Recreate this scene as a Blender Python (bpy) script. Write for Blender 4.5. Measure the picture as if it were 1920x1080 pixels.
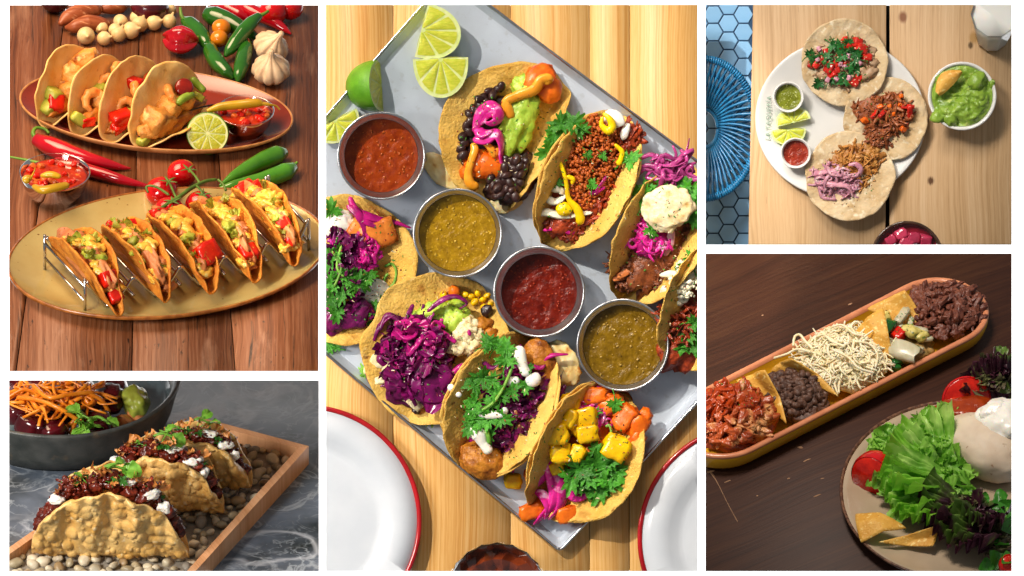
import bpy, bmesh, math, random
import numpy as np
from mathutils import Matrix, Vector, Euler
from mathutils.bvhtree import BVHTree

# ------------------------------------------------------------------ scene, camera, light
scene = bpy.context.scene
for o in list(bpy.data.objects):
    bpy.data.objects.remove(o, do_unlink=True)
COL = scene.collection
R = math.radians
U = 0.001                                   # one modelling unit = 1 mm

cam_data = bpy.data.cameras.new('camera')
cam_data.type = 'ORTHO'
cam_data.ortho_scale = 1.92
cam_data.clip_start = 0.01
cam_data.clip_end = 30
cam = bpy.data.objects.new('camera', cam_data)
cam.location = (0, 0, 4.0)
COL.objects.link(cam)
scene.camera = cam

world = bpy.data.worlds.new('World')
scene.world = world
world.use_nodes = True
bg = world.node_tree.nodes['Background']
bg.inputs[0].default_value = (0.94, 0.98, 1.0, 1)
bg.inputs[1].default_value = 0.22

scene.view_settings.view_transform = 'Standard'
scene.view_settings.look = 'None'
scene.view_settings.exposure = 0.0
scene.view_settings.gamma = 1.0
scene.cycles.max_bounces = 8
scene.cycles.transparent_max_bounces = 8
scene.cycles.use_denoising = True
scene.cycles.sample_clamp_indirect = 4.0
scene.cycles.caustics_reflective = False
scene.cycles.caustics_refractive = False


def beam(name, aim, d, dist, w, h, spread, power, col):
    """a rectangular studio lamp shining along d on to the point aim"""
    l = bpy.data.lights.new(name, 'AREA')
    l.shape = 'RECTANGLE'; l.size = w; l.size_y = h
    l.energy = power; l.color = col; l.spread = R(spread)
    o = bpy.data.objects.new(name, l)
    d = Vector(d).normalized()
    e1 = (Vector((1, 0, 0)) - d * d.x).normalized()
    zz = -d
    e2 = zz.cross(e1).normalized()
    m = Matrix((e1, e2, zz)).transposed().to_4x4()
    m.translation = Vector(aim) - d * dist
    o.matrix_world = m
    COL.objects.link(o)
    return o


# keys: hard sun on the pine table, softer window light on the other four tables
beam('key_pine_table', (0.0, 0.0, 0.02), (0.50, -0.50, -0.70), 4.0, 1.08, 1.22, 1.4, 4.3, (1.0, 0.93, 0.80))
beam('key_plank_table', (-0.652, 0.34, -0.84), (0.46, -0.74, -0.46), 1.7, 1.3, 1.3, 78, 16.5, (1.0, 0.70, 0.46))
beam('key_marble_table', (-0.652, -0.35, -0.30), (0.58, -0.20, -0.79), 2.6, 0.8, 0.6, 45, 6.6, (1.0, 0.95, 0.88))
beam('key_cafe_table', (0.65, 0.306, 0.06), (0.42, -0.46, -0.78), 3.0, 0.78, 0.72, 22, 2.25, (1.0, 0.94, 0.86))
beam('key_dark_table', (0.65, -0.233, 0.5), (0.16, -0.75, -0.55), 3.0, 0.7, 0.8, 40, 5.2, (1.0, 0.90, 0.78))


# ------------------------------------------------------------------ small numeric helpers
def _hash(ix, iy, iz, seed):
    h = (ix * 374761393 + iy * 668265263 + iz * 2147483647 + seed * 1274126177) & 0xFFFFFFFF
    h = ((h ^ (h >> 13)) * 1274126177) & 0xFFFFFFFF
    h = h ^ (h >> 16)
    return (h & 0xFFFF) / 32767.5 - 1.0


def noise3(p, seed=0):
    p = np.asarray(p, dtype=float)
    i = np.floor(p).astype(np.int64)
    f = p - i
    f = f * f * (3 - 2 * f)
    r = 0
    for dx in (0, 1):
        for dy in (0, 1):
            for dz in (0, 1):
                w = (f[:, 0] if dx else 1 - f[:, 0]) * (f[:, 1] if dy else 1 - f[:, 1]) * (f[:, 2] if dz else 1 - f[:, 2])
                r = r + w * _hash(i[:, 0] + dx, i[:, 1] + dy, i[:, 2] + dz, seed)
    return r


def fbm(p, seed=0, oct=3):
    p = np.asarray(p, dtype=float)
    a, r = 1.0, 0
    for k in range(oct):
        r = r + a * noise3(p * (2.03 ** k) + 7.3 * k, seed + k * 17)
        a *= 0.5
    return r


class Geo:
    def __init__(s, v=None, f=None):
        s.v = np.asarray(v, dtype=float).reshape(-1, 3) if v is not None else np.zeros((0, 3))
        s.f = list(f) if f is not None else []

    def add(s, g):
        n = len(s.v)
        s.v = np.vstack([s.v, g.v])
        s.f += [tuple(i + n for i in q) for q in g.f]
        return s

    def copy(s):
        return Geo(s.v.copy(), s.f)

    def move(s, x=0, y=0, z=0):
        s.v = s.v + np.array([x, y, z]); return s

    def scale(s, x, y=None, z=None):
        s.v = s.v * np.array([x, x if y is None else y, x if z is None else z]); return s

    def rot(s, rx=0, ry=0, rz=0):
        m = np.array(Euler((R(rx), R(ry), R(rz))).to_matrix())
        s.v = s.v @ m.T; return s

    def jitter(s, amp, sc, seed=0, oct=2):
        p = s.v * sc
        s.v = s.v + amp * np.stack([fbm(p, seed, oct), fbm(p + 31.7, seed + 5, oct), fbm(p + 77.1, seed + 9, oct)], 1)
        return s

    def ground(s, z=0):
        s.v[:, 2] += z - s.v[:, 2].min(); return s


def join(gs):
    out = Geo(); vs = []; n = 0
    for g in gs:
        vs.append(g.v); out.f += [tuple(i + n for i in q) for q in g.f]; n += len(g.v)
    out.v = np.vstack(vs) if vs else out.v
    return out


_ico = {}
def ico(sub=2):
    if sub not in _ico:
        bm = bmesh.new(); bmesh.ops.create_icosphere(bm, subdivisions=sub, radius=1)
        _ico[sub] = (np.array([v.co[:] for v in bm.verts]), [tuple(v.index for v in f.verts) for f in bm.faces]); bm.free()
    v, f = _ico[sub]
    return Geo(v.copy(), f)


def blob(rx, ry, rz, amp=0.15, freq=1.6, seed=0, sub=3, oct=3):
    g = ico(sub)
    n = g.v.copy()
    g.v = g.v * (1 + amp * fbm(n * freq + seed * 3.1, seed, oct))[:, None]
    return g.scale(rx, ry, rz)


def chunk(a, b, c, soft=0.25, amp=0.08, seed=0, n=5):
    """a diced piece: a cube with rounded edges and uneven faces"""
    g = gridcube(n)
    v = g.v
    l = np.linalg.norm(v, axis=1, keepdims=True)
    g.v = v * (1 - soft) + v / l * soft * 1.15
    g.v = g.v * (1 + amp * fbm(g.v * 1.7 + seed * 2.3, seed, 3))[:, None]
    return g.scale(a / 2, b / 2, c / 2)


_gc = {}
def gridcube(n):
    if n not in _gc:
        bm = bmesh.new(); bmesh.ops.create_cube(bm, size=2)
        bmesh.ops.subdivide_edges(bm, edges=bm.edges[:], cuts=n - 1, use_grid_fill=True)
        bm.verts.index_update()
        _gc[n] = (np.array([v.co[:] for v in bm.verts]), [tuple(v.index for v in f.verts) for f in bm.faces]); bm.free()
    v, f = _gc[n]
    return Geo(v.copy(), f)


def box(x0, y0, z0, x1, y1, z1, bev=0):
    if bev <= 0:
        v = [(x, y, z) for z in (z0, z1) for y in (y0, y1) for x in (x0, x1)]
        return Geo(v, [(0, 2, 3, 1), (4, 5, 7, 6), (0, 1, 5, 4), (2, 6, 7, 3), (0, 4, 6, 2), (1, 3, 7, 5)])
    return prism([(x0, y0), (x1, y0), (x1, y1), (x0, y1)], z0, z1, bev)


def prism(poly, z0, z1, bev=0):
    """an upright prism over a convex outline, its top edge chamfered"""
    n = len(poly)
    P = np.array(poly, dtype=float)
    c = P.mean(0)
    d = P - c
    L = np.linalg.norm(d, axis=1, keepdims=True)
    In = P - d / L * bev * 1.4
    v = [(x, y, z0) for x, y in P]
    if bev > 0:
        v += [(x, y, z1 - bev) for x, y in P] + [(x, y, z1) for x, y in In]
        rings = 3
    else:
        v += [(x, y, z1) for x, y in P]
        rings = 2
    f = [tuple(range(n - 1, -1, -1))]
    for k in range(rings - 1):
        for i in range(n):
            j = (i + 1) % n
            f.append((k * n + i, k * n + j, (k + 1) * n + j, (k + 1) * n + i))
    f.append(tuple((rings - 1) * n + i for i in range(n)))
    return Geo(v, f)


def lathe(prof, seg=64, sx=1, sy=1, close=False):
    """profile of (r, z) turned about z; r = 0 at an end closes it; close joins last to first"""
    v, f, rings = [], [], []
    for r, z in prof:
        if r <= 1e-6:
            rings.append([len(v)]); v.append((0, 0, z))
        else:
            b = len(v); rings.append(list(range(b, b + seg)))
            for i in range(seg):
                a = 2 * math.pi * i / seg
                v.append((r * math.cos(a) * sx, r * math.sin(a) * sy, z))
    pairs = list(zip(rings, rings[1:]))
    if close:
        pairs.append((rings[-1], rings[0]))
    for A, B in pairs:
        if len(A) == 1 and len(B) == 1:
            continue
        for i in range(seg):
            j = (i + 1) % seg
            if len(A) == 1: f.append((A[0], B[j], B[i]))
            elif len(B) == 1: f.append((A[i], A[j], B[0]))
            else: f.append((A[i], A[j], B[j], B[i]))
    return Geo(v, f)


def spline(pts, n=40):
    P = np.array(pts, dtype=float)
    if len(P) == 2:
        t = np.linspace(0, 1, n)[:, None]
        return P[0] * (1 - t) + P[1] * t
    Q = np.vstack([2 * P[0] - P[1], P, 2 * P[-1] - P[-2]])
    m = len(P) - 1
    ts = np.linspace(0, m - 1e-6, n)
    i = ts.astype(int); t = (ts - i)[:, None]
    p0, p1, p2, p3 = Q[i], Q[i + 1], Q[i + 2], Q[i + 3]
    return 0.5 * (2 * p1 + (p2 - p0) * t + (2 * p0 - 5 * p1 + 4 * p2 - p3) * t ** 2 + (3 * p1 - p0 - 3 * p2 + p3) * t ** 3)


def tube(pts, rad, seg=8, n=None, flat=1.0, up=(0, 0, 1), caps=True, twist=0, soft=False):
    """a tube along a smooth curve; rad is a number or values spread along it; flat < 1 squashes it along up"""
    C = spline(pts, n) if n else np.array(pts, dtype=float)
    N = len(C)
    rad = np.interp(np.linspace(0, 1, N), np.linspace(0, 1, len(rad)), rad) if hasattr(rad, '__len__') else np.full(N, float(rad))
    if soft:                                  # rounded ends
        ds = np.concatenate([[0], np.cumsum(np.linalg.norm(np.diff(C, axis=0), axis=1))])
        e = np.clip(np.minimum(ds, ds[-1] - ds) / (rad + 1e-6), 0, 1)
        rad = rad * np.sqrt(np.maximum(1 - (1 - e) ** 2, .004))
    T = np.gradient(C, axis=0); T /= np.linalg.norm(T, axis=1, keepdims=True) + 1e-9
    upv = np.array(up, dtype=float)
    v = []
    prev = None
    for k in range(N):
        u = upv if prev is None else prev
        s = np.cross(T[k], u)
        if np.linalg.norm(s) < 1e-3:
            s = np.cross(T[k], np.array([1.0, 0.3, 0.2]))
        s /= np.linalg.norm(s)
        w = np.cross(s, T[k]); prev = w
        a0 = twist * k / N
        ca, sa = math.cos(a0), math.sin(a0)
        s2, w2 = s * ca + w * sa, w * ca - s * sa
        for i in range(seg):
            a = 2 * math.pi * i / seg
            v.append(C[k] + rad[k] * (math.cos(a) * s2 + flat * math.sin(a) * w2))
    f = []
    for k in range(N - 1):
        for i in range(seg):
            j = (i + 1) % seg
            f.append((k * seg + i, k * seg + j, (k + 1) * seg + j, (k + 1) * seg + i))
    if caps:
        f.append(tuple(range(seg - 1, -1, -1)))
        f.append(tuple((N - 1) * seg + i for i in range(seg)))
    return Geo(v, f)


def fold(rad, a_neg=70, a_pos=70, fr=8, th=2.4, off=0, wav=1.6, ws=0.02, seed=0, nr=22, ns=84, yaw=0, rag=0.02, bubbles=None, flute=0):
    """a round tortilla folded about its local x axis: a_neg / a_pos are the angles its two leaves rise at"""
    rr = np.concatenate([[0.0], np.linspace(1.0 / nr, 1, nr)])
    th_ = np.linspace(0, 2 * math.pi, ns, endpoint=False)
    rim = 1 + rag * fbm(np.stack([np.cos(th_) * 2.2, np.sin(th_) * 2.2, np.full(ns, seed * 1.7)], 1), seed, 3)
    s = (rr[1:, None] * rad * rim[None, :] * np.cos(th_)[None, :]).ravel()
    t = (rr[1:, None] * rad * rim[None, :] * np.sin(th_)[None, :]).ravel()
    s = np.concatenate([[0], s]); t = np.concatenate([[0], t])
    tau = np.linspace(-rad * 1.6, rad * 1.6, 1600)
    an, ap = R(a_neg), R(a_pos)
    A = max(fr * (an + ap), 1e-3)
    q = np.clip(tau / A + 0.5, 0, 1)
    q = q * q * (3 - 2 * q)
    ph = -an + (an + ap) * q
    dx = tau[1] - tau[0]
    X = np.cumsum(np.cos(ph)) * dx; Z = np.cumsum(np.sin(ph)) * dx
    k = np.argmin(np.abs(tau)); X -= X[k]; Z -= Z[k]
    tt = t - off
    x, z, p = np.interp(tt, tau, X), np.interp(tt, tau, Z), np.interp(tt, tau, ph)
    nrm = np.stack([np.zeros_like(x), -np.sin(p), np.cos(p)], 1)
    P = np.stack([s, x, z], 1)
    flatp = np.stack([s, t, np.full_like(s, seed * 13.0)], 1)
    rel = np.sqrt(s * s + t * t) / rad
    d = wav * fbm(flatp * ws, seed + 3, 3) * (0.35 + 0.9 * rel ** 2)
    P = P + nrm * d[:, None]
    if flute:
        P = P + nrm * (flute * np.sin(s * 0.20 + seed) * np.clip(rel * 1.5 - .3, 0, 1))[:, None]
    top = P + nrm * th / 2
    bot = P - nrm * th / 2
    if bubbles:
        nb, r0, r1, hh = bubbles
        rng = np.random.RandomState(seed + 11)
        for side in (0, 1):
            c = rng.uniform(-1, 1, (nb, 2)) * rad
            br = r0 + (r1 - r0) * rng.rand(nb) ** 3.2
            bump = np.zeros(len(s))
            for (cs, ct), b in zip(c, br):
                d2 = ((s - cs) ** 2 + (t - ct) ** 2) / (b * b)
                m = d2 < 1
                bump[m] = np.maximum(bump[m], hh * b * np.sqrt(1 - d2[m]))
            if side: bot = bot - nrm * bump[:, None]
            else: top = top + nrm * (0.6 * bump)[:, None]
    V = np.vstack([top, bot])
    n1 = len(top)
    f = []
    for i in range(ns):
        j = (i + 1) % ns
        f.append((0, 1 + i, 1 + j)); f.append((n1, n1 + 1 + j, n1 + 1 + i))
    for a in range(nr - 1):
        b0, b1 = 1 + a * ns, 1 + (a + 1) * ns
        for i in range(ns):
            j = (i + 1) % ns
            f.append((b0 + i, b1 + i, b1 + j, b0 + j))
            f.append((n1 + b0 + i, n1 + b0 + j, n1 + b1 + j, n1 + b1 + i))
    b = 1 + (nr - 1) * ns
    for i in range(ns):
        j = (i + 1) % ns
        f.append((b + i, n1 + b + i, n1 + b + j, b + j))
    return Geo(V, f).rot(rz=yaw)


def leaf(size=20, lobes=3, teeth=3, bend=0.3, seed=0, stem=True):
    """a lobed herb leaf with a short stalk, tip along +x, gently cupped"""
    rng = random.Random(seed)
    n = 54
    pts = []
    for i in range(n):
        a = -math.pi + 2 * math.pi * (i + .5) / n
        u = abs(a) / math.pi
        lob = abs(math.cos(a * lobes / 2 + (math.pi / 2 if lobes % 2 == 0 else 0)))
        r = (0.34 + 0.66 * lob ** 0.7) * (1 - 0.45 * u ** 2)
        if lobes > 1: r *= 1 + 0.22 * math.sin(a * 13 + seed) + rng.uniform(-.07, .07)
        else: r = .25 + .75 * max(0, math.cos(a / 2)) ** 3 + .1 * abs(math.cos(a))
        pts.append((r * math.cos(a), r * math.sin(a)))
    v = [(0, 0, 0)]
    for k, q in enumerate((0.5, 1.0)):
        for x, y in pts:
            v.append((x * q, y * q, 0))
    v = np.array(v)
    v[:, 2] = bend * (-(v[:, 0] ** 2) * .6 + 0.9 * np.abs(v[:, 1]) * .7) + 0.16 * fbm(v * 3.0 + seed * 1.9, seed, 2)
    f = []
    for i in range(n):
        j = (i + 1) % n
        f.append((0, 1 + i, 1 + j)); f.append((1 + i, 1 + n + i, 1 + n + j, 1 + j))
    g = Geo(v * size * 0.6, f)
    if stem:
        g.add(tube([(-.1 * size, 0, 0), (-.5 * size, .05 * size, -.06 * size), (-.85 * size, .0, -.16 * size)], [size * .045, size * .035], 5, 6))
    return g


def ruffle(w, h, seed=0, amp=0.18, nx=46, ny=16, freq=9):
    """a frilled salad leaf, base at the origin, spreading along +x"""
    us = np.linspace(0, 1, ny); ts = np.linspace(-1, 1, nx)
    v = []
    for u in us:
        for t in ts:
            wid = (0.16 + 0.84 * math.sin(min(u * 1.25, 1.35)) ** 0.9) * w / 2
            x = h * (u - 0.16 * u * t * t)
            y = wid * t
            fr = u ** 3 * 0.75 + abs(t) ** 3 * u * .5
            z = amp * w * fr * (math.sin(freq * t * 2.4 + seed) + 0.6 * math.sin(freq * 5.3 * t + seed * 2 + u * 5))
            x += amp * .22 * w * fr * math.cos(freq * 3.1 * t + seed)
            z += 0.05 * w * (1 - abs(t)) * -1 + 0.22 * w * u * t * t
            v.append((x, y, z))
    v = np.array(v)
    v[:, 2] += 0.03 * w * fbm(v * (7.0 / w) + seed, seed, 3)
    f = [(a * nx + b, a * nx + b + 1, (a + 1) * nx + b + 1, (a + 1) * nx + b) for a in range(ny - 1) for b in range(nx - 1)]
    return Geo(v, f)


def strands(n, rx, ry, rz, ln, r, seed=0, flat=1.0, curl=1.0, seg=5, steps=12, dirx=None):
    """a loose heap of shreds inside a dome of the given half sizes"""
    rng = np.random.RandomState(seed)
    gs = []
    for k in range(n):
        while True:
            p = rng.uniform(-1, 1, 3)
            if p @ p < 1: break
        c = p * np.array([rx, ry, rz]); c[2] = abs(c[2])
        a = rng.uniform(0, 2 * math.pi) if dirx is None else R(dirx) + rng.normal(0, .5)
        L = ln * rng.uniform(.55, 1.25)
        bend = rng.normal(0, 1.0) * curl
        pts = []
        for i in range(5):
            t = (i / 4 - .5)
            aa = a + bend * t * 2
            pts.append(c + np.array([math.cos(aa) * L * t, math.sin(aa) * L * t, rng.normal(0, .06) * L - 0.16 * L * (2 * t) ** 2 * rng.uniform(0, 1.4)]))
        pts = np.array(pts); pts[:, 2] = np.maximum(pts[:, 2], r * .5)
        rr = r * rng.uniform(.7, 1.25)
        gs.append(tube(pts, [rr * .7, rr, rr, rr * .6], seg, steps, flat, twist=rng.uniform(-2, 2)))
    return join(gs)


def frags(n, rx, ry, rz, ln, wd, seed=0, dirx=None):
    """a heap of torn meat: short uneven fibrous lumps lying every way"""
    rng = np.random.RandomState(seed)
    base = []
    for k in range(8):
        g = blob(1, 1, 1, .36, 1.6, seed + k, 3, 3)
        g.v[:, 0] = np.sign(g.v[:, 0]) * np.abs(g.v[:, 0]) ** .62
        g.v[:, 1] += .12 * np.sin(g.v[:, 0] * 3 + k)
        g.v[:, 1:] *= (1 + .14 * np.cos(np.arctan2(g.v[:, 2], g.v[:, 1]) * 5 + k))[:, None]
        base.append(g)
    gs = []
    for k in range(n):
        while True:
            p = rng.uniform(-1, 1, 2)
            if p @ p < 1: break
        z = rz * math.sqrt(max(0, 1 - p @ p)) * rng.uniform(.5, 1.08)
        L = ln * rng.uniform(.35, 1.2) / 2; W = wd * rng.uniform(.5, 1.2) / 2
        g = base[k % 8].copy().scale(L, W, W * rng.uniform(.5, .9))
        yaw = rng.uniform(0, 360) if dirx is None else dirx + rng.normal(0, 35)
        g.rot(rng.uniform(0, 360), rng.normal(0, 22), yaw)
        gs.append(g.move(p[0] * rx, p[1] * ry, z))
    return join(gs)


def flakes(n, rx, ry, rz, size, seed=0):
    """a heap of torn, curled leaf scraps"""
    rng = np.random.RandomState(seed)
    base = [ruffle(1, rng.uniform(.6, 1.5), k + seed, .16, 14, 8, 3) for k in range(7)]
    gs = []
    for k in range(n):
        while True:
            p = rng.uniform(-1, 1, 2)
            if p @ p < 1: break
        z = rz * math.sqrt(max(0, 1 - p @ p)) * rng.uniform(.6, 1.1)
        g = base[k % 7].copy().move(-.4, 0, 0).scale(size * rng.uniform(.6, 1.3)).rot(rng.normal(0, 28), rng.normal(0, 28), rng.uniform(0, 360))
        gs.append(g.move(p[0] * rx, p[1] * ry, z))
    return join(gs)


def crumbs(n, rx, ry, rz, size, seed=0, sub=1, amp=.35, squash=.75):
    """a heap of small irregular lumps"""
    rng = np.random.RandomState(seed)
    base = [blob(1, 1, squash, amp, 1.8, seed + k, sub + 0) for k in range(6)]
    gs = []
    for k in range(n):
        while True:
            p = rng.uniform(-1, 1, 2)
            if p @ p < 1: break
        q = p @ p
        z = rz * math.sqrt(max(0, 1 - q)) * rng.uniform(.55, 1.05)
        g = base[k % 6].copy().scale(size * rng.uniform(.5, 1.25)).rot(rng.uniform(0, 360), rng.uniform(0, 360), rng.uniform(0, 360))
        gs.append(g.move(p[0] * rx, p[1] * ry, z))
    return join(gs)


# ------------------------------------------------------------------ materials
MATS = {}


def _nodes(name):
    m = bpy.data.materials.new(name); m.use_nodes = True
    nt = m.node_tree
    return m, nt, nt.nodes['Principled BSDF']


def rgb(c):
    """#rrggbb as seen -> linear"""
    if isinstance(c, str):
        c = [int(c[i:i + 2], 16) / 255 for i in (1, 3, 5)]
        c = [x / 12.92 if x <= .04045 else ((x + .055) / 1.055) ** 2.4 for x in c]
    return (c[0], c[1], c[2], 1)


def mat(name, base, var=None, vs=60, rough=0.5, bump=0.0, bs=160, sss=0.0, metal=0.0, spots=None, coat=0.0, spec=0.5, rnd=0.12, stretch=None, ior=1.45, trans=0.0, lo=.35, hi=.65, det=5, sheen=0, translucent=0):
    if name in MATS: return MATS[name]
    m, nt, b = _nodes(name)
    N, L = nt.nodes, nt.links
    tc = N.new('ShaderNodeTexCoord')
    vec = tc.outputs['Object']
    if stretch:
        mp = N.new('ShaderNodeMapping'); mp.inputs['Scale'].default_value = stretch[0]
        mp.inputs['Rotation'].default_value = (0, 0, R(stretch[1]))
        L.new(vec, mp.inputs[0]); vec = mp.outputs[0]
    n1 = N.new('ShaderNodeTexNoise'); n1.inputs['Scale'].default_value = vs; n1.inputs['Detail'].default_value = det
    L.new(vec, n1.inputs['Vector'])
    rp = N.new('ShaderNodeValToRGB')
    rp.color_ramp.elements[0].position = lo; rp.color_ramp.elements[1].position = hi
    rp.color_ramp.elements[0].color = rgb(base); rp.color_ramp.elements[1].color = rgb(var or base)
    L.new(n1.outputs['Fac'], rp.inputs[0])
    col = rp.outputs[0]
    for sp in (spots or []):
        c, sc, lo_, hi_ = sp
        n2 = N.new('ShaderNodeTexNoise'); n2.inputs['Scale'].default_value = sc; n2.inputs['Detail'].default_value = 3
        L.new(vec, n2.inputs['Vector'])
        r2 = N.new('ShaderNodeMapRange'); r2.inputs[1].default_value = lo_; r2.inputs[2].default_value = hi_
        L.new(n2.outputs['Fac'], r2.inputs[0])
        mx = N.new('ShaderNodeMix'); mx.data_type = 'RGBA'
        L.new(r2.outputs[0], mx.inputs[0]); L.new(col, mx.inputs[6]); mx.inputs[7].default_value = rgb(c)
        col = mx.outputs[2]
    if rnd:
        oi = N.new('ShaderNodeObjectInfo')
        mr = N.new('ShaderNodeMapRange'); mr.inputs[3].default_value = 1 - rnd; mr.inputs[4].default_value = 1 + rnd
        L.new(oi.outputs['Random'], mr.inputs[0])
        hs = N.new('ShaderNodeHueSaturation'); L.new(mr.outputs[0], hs.inputs['Value']); L.new(col, hs.inputs['Color'])
        col = hs.outputs[0]
    L.new(col, b.inputs['Base Color'])
    b.inputs['Roughness'].default_value = rough
    b.inputs['Metallic'].default_value = metal
    b.inputs['Specular IOR Level'].default_value = spec
    b.inputs['Coat Weight'].default_value = coat
    b.inputs['Coat Roughness'].default_value = 0.08
    b.inputs['IOR'].default_value = ior
    b.inputs['Transmission Weight'].default_value = trans
    if sss:
        b.inputs['Subsurface Weight'].default_value = sss
        b.inputs['Subsurface Radius'].default_value = (1.0, .55, .3)
        b.inputs['Subsurface Scale'].default_value = 0.006
    if bump:
        nb = N.new('ShaderNodeTexNoise'); nb.inputs['Scale'].default_value = bs; nb.inputs['Detail'].default_value = 5
        L.new(vec, nb.inputs['Vector'])
        bp = N.new('ShaderNodeBump'); bp.inputs['Strength'].default_value = bump; bp.inputs['Distance'].default_value = 0.004
        L.new(nb.outputs['Fac'], bp.inputs['Height']); L.new(bp.outputs[0], b.inputs['Normal'])
    if translucent:
        tr = N.new('ShaderNodeBsdfTranslucent'); L.new(col, tr.inputs[0])
        ms = N.new('ShaderNodeMixShader'); ms.inputs[0].default_value = translucent
        L.new(b.outputs[0], ms.inputs[1]); L.new(tr.outputs[0], ms.inputs[2])
        L.new(ms.outputs[0], N['Material Output'].inputs[0])
    MATS[name] = m
    return m


def wood(name, cols, across=90, along=5, rot=0, rough=.5, bump=.25, knots=(), ring=0.5, wear=None, rnd=.12, fine=420, spec=.4, drift=.05):
    """timber with long grain along local y (turned by rot); knots are (x, y, radius) in mm on the board"""
    m, nt, b = _nodes(name)
    N, L = nt.nodes, nt.links
    tc = N.new('ShaderNodeTexCoord')
    oi = N.new('ShaderNodeObjectInfo')
    base = tc.outputs['Object']
    rt = N.new('ShaderNodeMapping'); rt.inputs['Rotation'].default_value = (0, 0, R(rot))
    L.new(base, rt.inputs[0])
    off = N.new('ShaderNodeVectorMath'); off.operation = 'MULTIPLY_ADD'
    cmb = N.new('ShaderNodeCombineXYZ')
    L.new(oi.outputs['Random'], cmb.inputs[0]); L.new(oi.outputs['Random'], cmb.inputs[1])
    L.new(cmb.outputs[0], off.inputs[0]); off.inputs[1].default_value = (7, 11, 0); L.new(rt.outputs[0], off.inputs[2])
    # slow sideways drift makes the grain wander
    dn = N.new('ShaderNodeTexNoise'); dn.inputs['Scale'].default_value = 2.2; dn.inputs['Detail'].default_value = 2
    L.new(off.outputs[0], dn.inputs['Vector'])
    dm = N.new('ShaderNodeVectorMath'); dm.operation = 'MULTIPLY_ADD'; dm.inputs[1].default_value = (drift, 0, 0)
    L.new(dn.outputs['Color'], dm.inputs[0]); L.new(off.outputs[0], dm.inputs[2])
    vec = dm.outputs[0]
    s1 = N.new('ShaderNodeMapping'); s1.inputs['Scale'].default_value = (across, along, 1); L.new(vec, s1.inputs[0])
    n1 = N.new('ShaderNodeTexNoise'); n1.inputs['Scale'].default_value = 1; n1.inputs['Detail'].default_value = 4; n1.inputs['Roughness'].default_value = .6
    L.new(s1.outputs[0], n1.inputs['Vector'])
    s2 = N.new('ShaderNodeMapping'); s2.inputs['Scale'].default_value = (across * .16, along * .5, 1); L.new(vec, s2.inputs[0])
    n2 = N.new('ShaderNodeTexNoise'); n2.inputs['Scale'].default_value = 1; n2.inputs['Detail'].default_value = 2
    L.new(s2.outputs[0], n2.inputs['Vector'])
    s3 = N.new('ShaderNodeMapping'); s3.inputs['Scale'].default_value = (fine, fine * .03, 1); L.new(vec, s3.inputs[0])
    n3 = N.new('ShaderNodeTexNoise'); n3.inputs['Scale'].default_value = 1; n3.inputs['Detail'].default_value = 3
    L.new(s3.outputs[0], n3.inputs['Vector'])
    a1 = N.new('ShaderNodeMath'); a1.operation = 'MULTIPLY_ADD'; a1.inputs[1].default_value = ring
    L.new(n2.outputs['Fac'], a1.inputs[0])
    a0 = N.new('ShaderNodeMath'); a0.operation = 'MULTIPLY'; a0.inputs[1].default_value = 1 - ring
    L.new(n1.outputs['Fac'], a0.inputs[0]); L.new(a0.outputs[0], a1.inputs[2])
    a2 = N.new('ShaderNodeMath'); a2.operation = 'MULTIPLY_ADD'; a2.inputs[1].default_value = .28
    L.new(n3.outputs['Fac'], a2.inputs[0]); L.new(a1.outputs[0], a2.inputs[2])
    rp = N.new('ShaderNodeValToRGB')
    els = rp.color_ramp.elements
    while len(els) < len(cols): els.new(.5)
    for k, (p, c) in enumerate(cols):
        els[k].position = p; els[k].color = rgb(c)
    L.new(a2.outputs[0], rp.inputs[0])
    col = rp.outputs[0]
    for kx, ky, kr, kc in knots:
        d = N.new('ShaderNodeVectorMath'); d.operation = 'SUBTRACT'; d.inputs[1].default_value = (kx * U, ky * U, 0)
        L.new(base, d.inputs[0])
        sc = N.new('ShaderNodeVectorMath'); sc.operation = 'MULTIPLY'; sc.inputs[1].default_value = (1 / (kr * U), .75 / (kr * U), 0)
        L.new(d.outputs[0], sc.inputs[0])
        ln = N.new('ShaderNodeVectorMath'); ln.operation = 'LENGTH'; L.new(sc.outputs[0], ln.inputs[0])
        kn = N.new('ShaderNodeMath'); kn.operation = 'MULTIPLY_ADD'; kn.inputs[1].default_value = .9; L.new(n3.outputs['Fac'], kn.inputs[0]); L.new(ln.outputs['Value'], kn.inputs[2])
        mr = N.new('ShaderNodeMapRange'); mr.inputs[1].default_value = 1.05; mr.inputs[2].default_value = 1.7; mr.inputs[3].default_value = 1; mr.inputs[4].default_value = 0
        L.new(kn.outputs[0], mr.inputs[0])
        mx = N.new('ShaderNodeMix'); mx.data_type = 'RGBA'; L.new(mr.outputs[0], mx.inputs[0]); L.new(col, mx.inputs[6]); mx.inputs[7].default_value = rgb(kc)
        col = mx.outputs[2]
    for wc, wsx, wsy, lo_, hi_ in (wear or []):
        s4 = N.new('ShaderNodeMapping'); s4.inputs['Scale'].default_value = (wsx, wsy, 1); L.new(vec, s4.inputs[0])
        n4 = N.new('ShaderNodeTexNoise'); n4.inputs['Scale'].default_value = 1; n4.inputs['Detail'].default_value = 6; n4.inputs['Roughness'].default_value = .65
        L.new(s4.outputs[0], n4.inputs['Vector'])
        mr = N.new('ShaderNodeMapRange'); mr.inputs[1].default_value = lo_; mr.inputs[2].default_value = hi_
        L.new(n4.outputs['Fac'], mr.inputs[0])
        mx = N.new('ShaderNodeMix'); mx.data_type = 'RGBA'; L.new(mr.outputs[0], mx.inputs[0]); L.new(col, mx.inputs[6]); mx.inputs[7].default_value = rgb(wc)
        col = mx.outputs[2]
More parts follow.
